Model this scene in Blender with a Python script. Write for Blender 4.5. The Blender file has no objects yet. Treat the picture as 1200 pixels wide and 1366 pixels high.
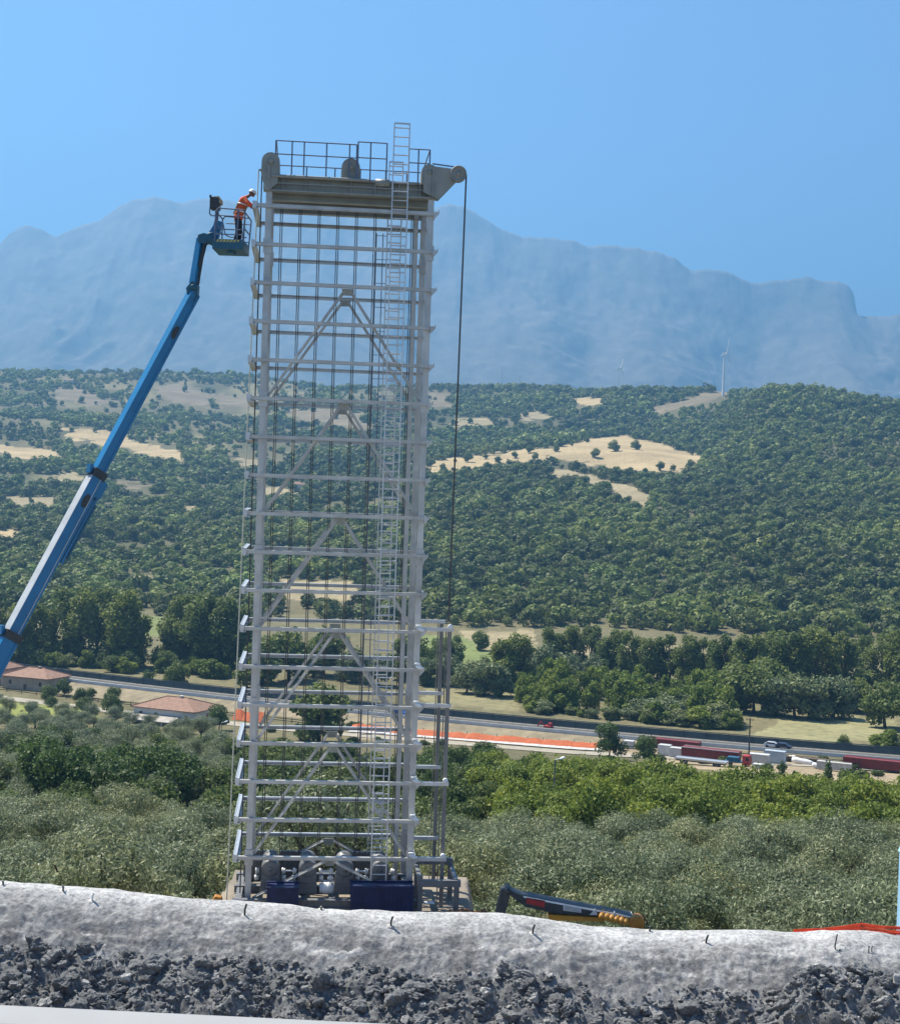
import bpy, bmesh, math, random
import numpy as np
from mathutils import Vector, Matrix

SC = bpy.context.scene
COL = SC.collection
R = math.radians

# ------------------------------------------------------------ camera, sky, sun, exposure
ZC = 14.0                      # eye height above the tower's platform
F = 2000.0                     # focal length in photo pixels (photo is 1200 x 1366)
ROLL, PITCH = 0.0323, 0.014
cam = bpy.data.objects.new('camera', bpy.data.cameras.new('camera'))
COL.objects.link(cam)
cam.data.sensor_fit = 'HORIZONTAL'; cam.data.sensor_width = 36.0; cam.data.lens = F/1200*36
cam.data.clip_start = 0.2; cam.data.clip_end = 30000
_f = Vector((0, math.cos(PITCH), -math.sin(PITCH)))
_u0 = Vector((0, math.sin(PITCH), math.cos(PITCH))); _r0 = Vector((1, 0, 0))
_r = _r0*math.cos(ROLL) + _u0*math.sin(ROLL)
_u = _u0*math.cos(ROLL) - _r0*math.sin(ROLL)
cam.matrix_world = Matrix(((_r.x, _u.x, -_f.x, 0), (_r.y, _u.y, -_f.y, 0), (_r.z, _u.z, -_f.z, ZC), (0, 0, 0, 1)))
SC.camera = cam

SUN_EL, SUN_AZ = R(58), R(-52)           # azimuth from +Y towards +X: the sun stands left of and beyond the tower
S = Vector((math.sin(SUN_AZ)*math.cos(SUN_EL), math.cos(SUN_AZ)*math.cos(SUN_EL), math.sin(SUN_EL)))
w = bpy.data.worlds.new('World'); SC.world = w; w.use_nodes = True
nt = w.node_tree; bg = nt.nodes['Background']
sky = nt.nodes.new('ShaderNodeTexSky'); sky.sky_type = 'NISHITA'; sky.sun_disc = False
sky.sun_elevation = SUN_EL; sky.sun_rotation = SUN_AZ; sky.altitude = 300
sky.air_density = 1.0; sky.dust_density = 0.2; sky.ozone_density = 8.0
nt.links.new(sky.outputs[0], bg.inputs[0]); bg.inputs[1].default_value = 0.074
sl = bpy.data.lights.new('sun', 'SUN'); sl.energy = 5.0; sl.angle = R(0.5); sl.color = (1, .93, .80)
so = bpy.data.objects.new('sun', sl); COL.objects.link(so)
so.rotation_euler = (-S).to_track_quat('-Z', 'Y').to_euler(); so.location = (0, 0, 300)
SC.view_settings.view_transform = 'Standard'; SC.view_settings.look = 'None'
SC.view_settings.exposure = 1.18; SC.view_settings.gamma = 1.0; SC.view_settings.use_curve_mapping = False
SC.render.engine = 'CYCLES'
cy = SC.cycles
cy.use_denoising = True; cy.max_bounces = 5; cy.diffuse_bounces = 3; cy.glossy_bounces = 2
cy.transmission_bounces = 2; cy.volume_bounces = 0; cy.transparent_max_bounces = 6
try: cy.denoiser = 'OPENIMAGEDENOISE'
except Exception: pass
HAZE_DENSITY = 0.000155
HAZE_COLOR = (.195, .475, .84, 1)

# ------------------------------------------------------------ helpers
_sr, _cr, _sp, _cp = math.sin(ROLL), math.cos(ROLL), math.sin(PITCH), math.cos(PITCH)
def ae(px, py):
    """photo pixel -> (x/Y, (z-eye)/Y) of its line of sight"""
    u = (px-600)/F; v = (683-py)/F
    u0 = u*_cr - v*_sr; v0 = u*_sr + v*_cr
    d = _cp + v0*_sp
    return u0/d, (v0*_cp - _sp)/d
def at(px, py, Y):
    a, e = ae(px, py); return Vector((a*Y, Y, ZC + e*Y))
def topx(x, Y, z):
    """world arrays -> photo pixels"""
    X = x; yy = Y*_cp - (z-ZC)*_sp; vv = Y*_sp + (z-ZC)*_cp
    u0 = X/yy; v0 = vv/yy
    u = u0*_cr + v0*_sr; v = -u0*_sr + v0*_cr
    return 600+u*F, 683-v*F

def nodes_of(name):
    m = bpy.data.materials.new(name); m.use_nodes = True
    return m, m.node_tree, m.node_tree.nodes['Principled BSDF']
def ramp(nt, fac, stops):
    r = nt.nodes.new('ShaderNodeValToRGB'); e = r.color_ramp.elements
    while len(e) < len(stops): e.new(.5)
    for k, (p, c) in zip(e, stops): k.position = p; k.color = (*c, 1)
    nt.links.new(fac, r.inputs[0]); return r.outputs[0]
def noise(nt, scale, detail=5, vec=None, rough=.6, dist=0):
    n = nt.nodes.new('ShaderNodeTexNoise'); n.inputs['Scale'].default_value = scale
    n.inputs['Detail'].default_value = detail; n.inputs['Roughness'].default_value = rough
    n.inputs['Distortion'].default_value = dist
    if vec is None:
        g = nt.nodes.new('ShaderNodeNewGeometry'); vec = g.outputs['Position']
    nt.links.new(vec, n.inputs['Vector']); return n.outputs[0]
def math_n(nt, op, a, b):
    n = nt.nodes.new('ShaderNodeMath'); n.operation = op
    for i, x in enumerate((a, b)):
        if isinstance(x, (int, float)): n.inputs[i].default_value = x
        else: nt.links.new(x, n.inputs[i])
    return n.outputs[0]
def mixc(nt, fac, a, b, mode='MIX'):
    n = nt.nodes.new('ShaderNodeMix'); n.data_type = 'RGBA'; n.blend_type = mode
    def put(sock, v):
        if isinstance(v, (int, float)): sock.default_value = v
        elif isinstance(v, tuple): sock.default_value = (*v, 1)
        else: nt.links.new(v, sock)
    put(n.inputs[0], fac); put(n.inputs[6], a); put(n.inputs[7], b); return n.outputs[2]
def bump(nt, bsdf, h, strength, dist):
    b = nt.nodes.new('ShaderNodeBump'); b.inputs['Strength'].default_value = strength; b.inputs['Distance'].default_value = dist
    nt.links.new(h, b.inputs['Height']); nt.links.new(b.outputs[0], bsdf.inputs['Normal'])
def mat(name, color, rough=.6, metal=0., var=.18, scale=3., detail=4, bmp=0., spec=.4):
    m, nt, b = nodes_of(name)
    n = noise(nt, scale, detail)
    lo = tuple(c*(1-var) for c in color); hi = tuple(min(1, c*(1+var)) for c in color)
    nt.links.new(ramp(nt, n, [(.3, lo), (.7, hi)]), b.inputs['Base Color'])
    b.inputs['Roughness'].default_value = rough; b.inputs['Metallic'].default_value = metal
    b.inputs['Specular IOR Level'].default_value = spec
    if bmp: bump(nt, b, n, .6, bmp)
    return m
def leaf_mat(name, dark, light, trans=.25, tree_attr=False, rough=.6, spec=.25):
    """foliage: every leaf clump a little different, every tree a little different"""
    m, nt, b = nodes_of(name)
    g = nt.nodes.new('ShaderNodeNewGeometry')
    c = ramp(nt, g.outputs['Random Per Island'], [(0., dark), (.55, tuple((a+b_)/2 for a, b_ in zip(dark, light))), (1., light)])
    if tree_attr:
        a = nt.nodes.new('ShaderNodeAttribute'); a.attribute_name = 'tree_tone'; c = mixc(nt, 1., c, a.outputs['Color'], 'MULTIPLY')
    else:
        oi = nt.nodes.new('ShaderNodeObjectInfo')
        t = ramp(nt, oi.outputs['Random'], [(0, (.72, .78, .72)), (.5, (1, 1, 1)), (1, (1.2, 1.12, .92))])
        c = mixc(nt, 1., c, t, 'MULTIPLY')
    nt.links.new(c, b.inputs['Base Color']); b.inputs['Roughness'].default_value = rough
    b.inputs['Specular IOR Level'].default_value = spec
    if trans:
        tr = nt.nodes.new('ShaderNodeBsdfTranslucent'); nt.links.new(c, tr.inputs[0])
        mx = nt.nodes.new('ShaderNodeMixShader'); mx.inputs[0].default_value = trans
        nt.links.new(b.outputs[0], mx.inputs[1]); nt.links.new(tr.outputs[0], mx.inputs[2])
        nt.links.new(mx.outputs[0], nt.nodes['Material Output'].inputs[0])
    return m

LOC = {}
def tag(o, label=None, cat=None, group=None, kind=None):
    if label: o['label'] = label
    if cat: o['category'] = cat
    if group: o['group'] = group
    if kind: o['kind'] = kind
    return o
def empty(name, loc=(0, 0, 0), label=None, cat=None, group=None):
    o = bpy.data.objects.new(name, None); COL.objects.link(o); o.location = loc; o.empty_display_size = .3
    LOC[o.name] = Vector(loc)
    return tag(o, label, cat, group)
def link_mesh(name, me, parent=None, loc=None):
    o = bpy.data.objects.new(name, me); COL.objects.link(o)
    if parent is not None: o.parent = parent
    if loc is not None: o.location = loc
    LOC[o.name] = (LOC[parent.name] if parent is not None else Vector()) + (Vector(loc) if loc is not None else Vector())
    return o
def frame(p, q, up=(0, 0, 1)):
    z = (Vector(q)-Vector(p)).normalized(); u = Vector(up)
    if abs(z.dot(u.normalized())) > .999: u = Vector((0, 1, 0))
    x = u.cross(z).normalized(); y = z.cross(x); return x, y, z

class MB:
    """collects simple solids in world coordinates and links them as one mesh object"""
    def __init__(s): s.v = []; s.f = []; s.m = []; s.sm = []
    def add(s, vs, fs, m=0, smooth=False):
        n = len(s.v); s.v += [Vector(p) for p in vs]
        s.f += [tuple(n+i for i in f) for f in fs]; s.m += [m]*len(fs); s.sm += [smooth]*len(fs); return s
    def hexa(s, c, m=0):
        return s.add(c, [(0, 3, 2, 1), (4, 5, 6, 7), (0, 1, 5, 4), (1, 2, 6, 5), (2, 3, 7, 6), (3, 0, 4, 7)], m)
    def box(s, c, d, ax=None, m=0):
        c = Vector(c); X, Y, Z = ax or (Vector((1, 0, 0)), Vector((0, 1, 0)), Vector((0, 0, 1)))
        X, Y, Z = X*d[0]/2, Y*d[1]/2, Z*d[2]/2
        return s.hexa([c-X-Y-Z, c+X-Y-Z, c+X+Y-Z, c-X+Y-Z, c-X-Y+Z, c+X-Y+Z, c+X+Y+Z, c-X+Y+Z], m)
    def bar(s, p, q, w, h, up=(0, 0, 1), m=0, w2=None, h2=None):
        p, q = Vector(p), Vector(q); x, y, z = frame(p, q, up); w2 = w2 or w; h2 = h2 or h
        a = [p + x*sx*w/2 + y*sy*h/2 for sx, sy in ((-1, -1), (1, -1), (1, 1), (-1, 1))]
        b = [q + x*sx*w2/2 + y*sy*h2/2 for sx, sy in ((-1, -1), (1, -1), (1, 1), (-1, 1))]
        return s.hexa(a+b, m)
    def ibeam(s, p, q, w, h, t, up=(0, 0, 1), m=0):
        """an I section: two flanges (w wide) and a web (h tall)"""
        p, q = Vector(p), Vector(q); x, y, z = frame(p, q, up)
        s.bar(p+y*(h-t)/2, q+y*(h-t)/2, w, t, up, m); s.bar(p-y*(h-t)/2, q-y*(h-t)/2, w, t, up, m)
        return s.bar(p, q, t, h-2*t, up, m)
    def tube(s, p, q, r, r2=None, n=10, m=0, cap=True, up=(0, 0, 1)):
        r2 = r if r2 is None else r2; p, q = Vector(p), Vector(q); x, y, z = frame(p, q, up)
        vs = [p+(x*math.cos(2*math.pi*i/n)+y*math.sin(2*math.pi*i/n))*r for i in range(n)] + \
             [q+(x*math.cos(2*math.pi*i/n)+y*math.sin(2*math.pi*i/n))*r2 for i in range(n)]
        s.add(vs, [(i, (i+1) % n, n+(i+1) % n, n+i) for i in range(n)], m, True)
        if cap: s.add(vs[:n], [tuple(reversed(range(n)))], m); s.add(vs[n:], [tuple(range(n))], m)
        return s
    def path(s, pts, r, n=8, m=0):
        for a, b in zip(pts, pts[1:]): s.tube(a, b, r, r, n, m)
        return s
    def lathe(s, c, axis, prof, n=24, m=0, smooth=True):
        """prof: (distance along axis, radius)"""
        c = Vector(c); x, y, z = frame((0, 0, 0), axis)
        vs = []
        for d, r in prof:
            vs += [c+z*d+(x*math.cos(2*math.pi*i/n)+y*math.sin(2*math.pi*i/n))*r for i in range(n)]
        fs = [(k*n+i, k*n+(i+1) % n, (k+1)*n+(i+1) % n, (k+1)*n+i) for k in range(len(prof)-1) for i in range(n)]
        return s.add(vs, fs, m, smooth)
    def prism(s, poly, off, m=0):
        """flat polygon of world points, extruded by the vector off"""
        off = Vector(off); n = len(poly); poly = [Vector(p) for p in poly]
        vs = poly+[p+off for p in poly]
        return s.add(vs, [tuple(reversed(range(n))), tuple(range(n, 2*n))]+[(i, (i+1) % n, n+(i+1) % n, n+i) for i in range(n)], m)
    def build(s, name, mats, parent=None, loc=None, bevel=0):
        base = (LOC[parent.name] if parent is not None else Vector()) + (Vector(loc) if loc is not None else Vector())
        me = bpy.data.meshes.new(name)
        me.from_pydata([tuple(p-base) for p in s.v], [], s.f)
        for mm in (mats if isinstance(mats, (list, tuple)) else [mats]): me.materials.append(mm)
        me.polygons.foreach_set('material_index', s.m); me.polygons.foreach_set('use_smooth', s.sm)
        bm = bmesh.new(); bm.from_mesh(me); bmesh.ops.recalc_face_normals(bm, faces=bm.faces[:]); bm.to_mesh(me); bm.free()
        o = link_mesh(name, me, parent, loc)
        if bevel:
            b = o.modifiers.new('bevel', 'BEVEL'); b.width = bevel; b.segments = 2; b.limit_method = 'ANGLE'
        return o

def np_mesh(name, V, Fc, mats, smooth=False, attrs=None, matidx=None):
    """V (n,3), Fc (k,3|4) -> mesh, quickly"""
    me = bpy.data.meshes.new(name); V = np.asarray(V, np.float32); Fc = np.asarray(Fc, np.int32); k, c = Fc.shape
    me.vertices.add(len(V)); me.vertices.foreach_set('co', V.ravel())
    me.loops.add(k*c); me.loops.foreach_set('vertex_index', Fc.ravel())
    me.polygons.add(k); me.polygons.foreach_set('loop_start', np.arange(0, k*c, c, dtype=np.int32))
    me.polygons.foreach_set('loop_total', np.full(k, c, np.int32))
    if matidx is not None: me.polygons.foreach_set('material_index', np.asarray(matidx, np.int32))
    me.polygons.foreach_set('use_smooth', np.full(k, smooth))
    for mm in mats: me.materials.append(mm)
    me.update(calc_edges=True)
    for nm, (dom, arr) in (attrs or {}).items():
        a = me.attributes.new(nm, 'FLOAT_COLOR', dom)
        a.data.foreach_set('color', np.concatenate([arr, np.ones((len(arr), 1))], 1).astype(np.float32).ravel())
    return me

# numpy value noise
def _hash(ix, iy, seed):
    h = (ix.astype(np.int64)*374761393 + iy.astype(np.int64)*668265263 + seed*1442695041) & 0xffffffff
    h = ((h ^ (h >> 13))*1274126177) & 0xffffffff
    return ((h ^ (h >> 16)) & 0xffff)/65535.0
def vnoise(x, y, seed=0):
    ix, iy = np.floor(x), np.floor(y); fx, fy = x-ix, y-iy
    fx, fy = fx*fx*(3-2*fx), fy*fy*(3-2*fy)
    a, b, c, d = _hash(ix, iy, seed), _hash(ix+1, iy, seed), _hash(ix, iy+1, seed), _hash(ix+1, iy+1, seed)
    return (a*(1-fx)+b*fx)*(1-fy)+(c*(1-fx)+d*fx)*fy
def fbm(x, y, oct=5, seed=0, gain=.5):
    t = 0; a = 1.; s = 0
    for k in range(oct):
        t = t+a*vnoise(x*2**k+17*k, y*2**k-9*k, seed+k); s += a; a *= gain
    return t/s
def ridged(x, y, oct=5, seed=0, gain=.5):
    t = 0; a = 1.; s = 0
    for k in range(oct):
        t = t+a*(1-np.abs(2*vnoise(x*2**k+31*k, y*2**k+5*k, seed+k)-1)); s += a; a *= gain
    return t/s
def inpoly(px, py, poly):
    r = np.zeros(np.shape(px), bool); n = len(poly)
    for i in range(n):
        (x1, y1), (x2, y2) = poly[i], poly[(i+1) % n]
        if y1 == y2: continue
        c = ((y1 > py) != (y2 > py)) & (px < (x2-x1)*(py-y1)/(y2-y1)+x1); r ^= c
    return r

# ------------------------------------------------------------ the lie of the land (heights relative to the eye)
NEAR = [(1, -2.4), (4, -2.6), (8, -3.4), (12, -5.2), (28, -13.4), (35, -13.9), (44, -14.2), (55, -14.2), (60, -17), (75, -24.5), (100, -28.5), (160, -38.6),
        (200, -44), (250, -50.5), (300, -56), (360, -63.0), (400, -65.2), (450, -66.2), (520, -66.5), (730, -66.5)]
FAR = {
 -.95: [(900, -62), (1250, -38), (1500, -8), (1800, 34), (2300, 100), (2900, 214), (3300, 190), (4500, 60), (9000, 60)],
 -.15: [(900, -62), (1250, -38), (1500, -8), (1800, 34), (2300, 100), (2900, 209), (3300, 190), (4500, 60), (9000, 60)],
 0.0: [(850, -58), (1000, -40), (1300, -4), (1500, 24), (1700, 46), (1850, 56), (2100, 98), (2600, 182), (3000, 172), (4500, 60), (9000, 60)],
 .07: [(850, -58), (1000, -38), (1300, 0), (1500, 31), (1680, 54), (1780, 64), (1950, 72), (2600, 183), (3000, 170), (4500, 60), (9000, 60)],
 .13: [(850, -58), (1000, -38), (1300, 0), (1500, 32), (1650, 53), (1780, 64), (1950, 78), (2450, 176), (3000, 165), (4500, 60), (9000, 60)],
 .17: [(850, -58), (1000, -36), (1300, 0), (1600, 46), (1750, 57), (1900, 84), (2300, 165), (3000, 140), (4500, 60), (9000, 60)],
 .215: [(850, -58), (1000, -34), (1300, 5), (1600, 70), (1900, 140), (2050, 158), (2400, 150), (4500, 60), (9000, 60)],
 .30: [(850, -58), (1000, -34), (1300, 5), (1600, 62), (1900, 124), (2000, 133), (2400, 120), (4500, 60), (9000, 60)],
 .95: [(850, -58), (1000, -34), (1300, 5), (1600, 55), (1900, 105), (2000, 112), (2400, 100), (4500, 60), (9000, 60)],
}
_AK = np.array(sorted(FAR)); _YG = np.linspace(730, 14000, 1450)
_ZT = np.array([np.interp(_YG, *zip(*([(730, -66.5)]+FAR[k]+[(14000, 60)]))) for k in _AK])
for _i in range(len(_AK)):                                   # round off the bends
    _ZT[_i] = np.convolve(np.pad(_ZT[_i], 6, 'edge'), np.ones(13)/13, 'valid')
def ground_z(x, Y):
    x = np.asarray(x, float); Y = np.asarray(Y, float); a = np.clip(x/np.maximum(Y, 1), -.94, .94)
    near = np.interp(Y, *zip(*NEAR))
    off = np.clip((np.abs(x+3.2)-4.3)/.8, 0, 1)                        # beside the tower's platform the bank falls away sooner
    near = near*(1-off)+off*np.minimum(near, np.interp(Y, [1, 44, 46.5, 58, 75, 100], [9, -14.2, -14.4, -19.5, -24.5, -24]))
    fy = np.clip((Y-730)/(14000-730)*1449, 0, 1448.999); iy = fy.astype(int); ty = fy-iy
    ka = np.clip(np.searchsorted(_AK, a)-1, 0, len(_AK)-2); ta = (a-_AK[ka])/(_AK[ka+1]-_AK[ka]); ta = ta*ta*(3-2*ta)
    z0 = _ZT[ka, iy]*(1-ty)+_ZT[ka, iy+1]*ty; z1 = _ZT[ka+1, iy]*(1-ty)+_ZT[ka+1, iy+1]*ty
    far = z0*(1-ta)+z1*ta
    k = np.clip((Y-760)/500, 0, 1)
    far = far + k*(fbm(x/260, Y/260, 4, 3)-.5)*26*np.clip(1.6-np.abs(Y-2000)/2200, .2, 1)
    near = near + np.clip((Y-60)/60, 0, 1)*(fbm(x/30, Y/30, 3, 8)-.5)*1.6*np.clip((430-Y)/120, 0.15, 1)
    return ZC + np.where(Y < 730, near, far)
_YS = np.concatenate([np.arange(45, 760, 1.0), np.arange(760, 3200, 4.0)])
def gp(px, py):
    """where a photo pixel's line of sight meets the ground"""
    a, e = ae(px, py); g = ground_z(a*_YS, _YS); hit = np.nonzero(ZC+e*_YS <= g)[0]
    Y = float(_YS[hit[0]]) if len(hit) else 3000.
    return Vector((a*Y, Y, float(ground_z(a*Y, Y))))

# land use: outlines in the photograph, carried on to the ground they show
GOLD, TAN, BROWN, MEADOW = (.40, .31, .175), (.30, .25, .15), (.20, .165, .11), (.17, .19, .075)
FIELDS = [
 (GOLD, [(562, 622), (600, 612), (640, 608), (690, 600), (740, 597), (790, 584), (830, 580), (870, 590), (905, 600), (942, 609), (938, 620), (900, 629), (860, 629), (830, 628), (790, 620), (762, 616), (730, 612), (690, 616), (640, 622), (600, 628), (562, 630)]),
 (TAN, [(718, 626), (760, 627), (800, 636), (840, 650), (874, 662), (868, 678), (835, 664), (800, 648), (760, 638), (722, 635)]),
 (GOLD, [(85, 572), (130, 573), (180, 588), (247, 602), (243, 616), (190, 605), (130, 592), (88, 583)]),
 (TAN, [(10, 661), (80, 664), (78, 679), (15, 676)]),
 (BROWN, [(205, 514), (245, 510), (285, 530), (275, 544), (215, 532)]), (BROWN, [(62, 518), (112, 520), (155, 538), (130, 543), (75, 531)]),
 (BROWN, [(285, 525), (345, 530), (335, 546), (290, 540)]), (TAN, [(690, 550), (735, 547), (727, 559), (692, 560)]), (BROWN, [(572, 522), (602, 526), (600, 543), (572, 543)]),
 (GOLD, [(765, 530), (812, 532), (800, 542), (770, 540)]), (BROWN, [(868, 546), (910, 534), (950, 522), (985, 518), (965, 529), (920, 541), (880, 552)]),
 (TAN, [(238, 672), (265, 676), (262, 694), (242, 692)]), (TAN, [(176, 768), (220, 768), (215, 777), (180, 777)]), (GOLD, [(-10, 706), (24, 708), (20, 722), (-10, 722)]),
 (MEADOW, [(190, 820), (225, 820), (218, 872), (195, 872)]), (TAN, [(370, 772), (480, 778), (490, 802), (380, 800)]), (BROWN, [(380, 545), (480, 548), (500, 575), (400, 560)]),
 (TAN, [(318, 612), (345, 612), (360, 620), (320, 622)]), (GOLD, [(-20, 590), (60, 600), (90, 612), (40, 612), (-20, 604)]), (TAN, [(340, 648), (400, 652), (395, 664), (340, 660)]),
 (TAN, [(60, 628), (100, 634), (130, 644), (90, 645)]), (BROWN, [(120, 640), (170, 644), (220, 648), (160, 652)]), (TAN, [(600, 560), (660, 556), (650, 566), (600, 570)]),
]
VALLEY = [
 ((.24, .225, .12), [(1040, 958), (1140, 955), (1195, 962), (1185, 985), (1120, 992), (1000, 985)]), (TAN, [(1128, 893), (1175, 893), (1175, 926), (1132, 926)]),
 ((.22, .20, .11), [(560, 918), (690, 925), (690, 946), (560, 942)]), ((.16, .19, .07), [(560, 850), (640, 850), (680, 870), (640, 900), (560, 900)]),
 (TAN, [(610, 842), (720, 842), (715, 872), (640, 868)]), (TAN, [(760, 860), (940, 862), (940, 882), (760, 882)]),
 ((.21, .23, .07), [(-20, 935), (95, 942), (150, 962), (60, 966), (-20, 960)]), ((.30, .24, .16), [(470, 985), (800, 1000), (1010, 1040), (1300, 1070), (1300, 1030), (1000, 1012), (790, 985), (470, 955)]),
]
def land_masks(px, py, polys): return [(c, inpoly(px, py, p)) for c, p in polys]
def jit(x, Y, px, py, s=1.):
    """ragged field edges"""
    k = 22*s
    return px+(fbm(x/18, Y/18, 3, 40)-.5)*k*1.6, py+(fbm(x/18, Y/18, 3, 41)-.5)*k*.42

M = {}
def build_land():
    A = np.concatenate([np.arange(-.95, -.36, .02), np.arange(-.36, .36, .0016), np.arange(.36, .96, .02)])
    Yr = np.concatenate([np.arange(1, 60, 1.5), np.geomspace(60, 740, 190), np.linspace(745, 2300, 240), np.linspace(2310, 3300, 110), np.geomspace(3350, 14000, 30)])
    AA, YY = np.meshgrid(A, Yr); X = AA*YY; Z = ground_z(X, YY)
    px, py = topx(X, YY, Z); qx, qy = jit(X, YY, px, py)
    n = fbm(X/90, YY/90, 4, 11)[..., None]
    c = np.array((.060, .068, .032))*(1-n)+np.array((.17, .145, .085))*n                      # undergrowth and dry grass
    dry = np.clip((fbm(X/75, YY/110, 4, 21)-.50)*5, 0, 1)[..., None]*(np.clip((-.02-AA)/.1, 0, 1)*np.clip((YY-900)/500, 0, 1))[..., None]
    c = c*(1-dry)+np.array((.20, .175, .095))*dry
    v = ((YY > 380) & (YY < 760))[..., None]
    c = np.where(v, np.array((.15, .135, .075))*(.7+.6*n), c)
    s = (YY < 60)[..., None]; c = np.where(s, np.array((.23, .20, .165))*(.8+.4*n), c)
    g = ((YY >= 60) & (YY < 175))[..., None]; c = np.where(g, np.array((.20, .175, .10))*(.7+.6*n), c)
    for col, mk in land_masks(qx, qy, FIELDS):
        mk = mk & (YY > 640); c[mk] = np.array(col)*(.66+.62*fbm(X[mk]/38, YY[mk]/16, 5, 5, .62)[:, None])
    for col, mk in land_masks(qx, qy, VALLEY):
        mk = mk & (YY > 300) & (YY < 760); c[mk] = np.array(col)*(.8+.4*fbm(X[mk]/9, YY[mk]/9, 4, 6)[:, None])
    nr, nc = X.shape; idx = np.arange(nr*nc).reshape(nr, nc)
    Fc = np.stack([idx[:-1, :-1], idx[:-1, 1:], idx[1:, 1:], idx[1:, :-1]], -1).reshape(-1, 4)
    m, nt, b = nodes_of('soil_and_grass')
    a = nt.nodes.new('ShaderNodeAttribute'); a.attribute_name = 'land'
    t = ramp(nt, noise(nt, .35, 8), [(.25, (.6, .62, .6)), (.5, (1, 1, 1)), (.75, (1.3, 1.25, 1.15))])
    nt.links.new(mixc(nt, 1., a.outputs['Color'], t, 'MULTIPLY'), b.inputs['Base Color'])
    b.inputs['Roughness'].default_value = .95; b.inputs['Specular IOR Level'].default_value = .1
    bump(nt, b, noise(nt, .8, 6), .5, .6)
    me = np_mesh('ground', np.stack([X, YY, Z], -1).reshape(-1, 3), Fc, [m], True, {'land': ('POINT', c.reshape(-1, 3))})
    return tag(link_mesh('ground', me), kind='structure')
build_land()

# ------------------------------------------------------------ the mountain range
RIDGE = [(-700, 380), (-300, 350), (-60, 340), (0, 325), (12, 312), (35, 300), (52, 304), (72, 316), (90, 308), (112, 299), (135, 293), (150, 281), (165, 271), (185, 265), (210, 262), (232, 268), (246, 270),
 (262, 266), (285, 264), (330, 272), (372, 270), (405, 271), (432, 275), (452, 283), (463, 288), (476, 282), (500, 273), (540, 275), (570, 279), (588, 274), (603, 272), (622, 277), (640, 287), (660, 301), (680, 311), (700, 316), (722, 316), (745, 318), (762, 320), (778, 327),
 (782, 329), (800, 327), (830, 328), (862, 333), (880, 336), (900, 344), (912, 354), (922, 361), (945, 359), (968, 362), (988, 371), (1001, 378), (1030, 374), (1052, 373), (1078, 369), (1092, 374), (1103, 376), (1118, 374), (1130, 379), (1138, 391), (1141, 408), (1143, 421), (1150, 422), (1165, 421), (1180, 422), (1200, 419), (1260, 425), (1400, 410), (1900, 440)]
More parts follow.
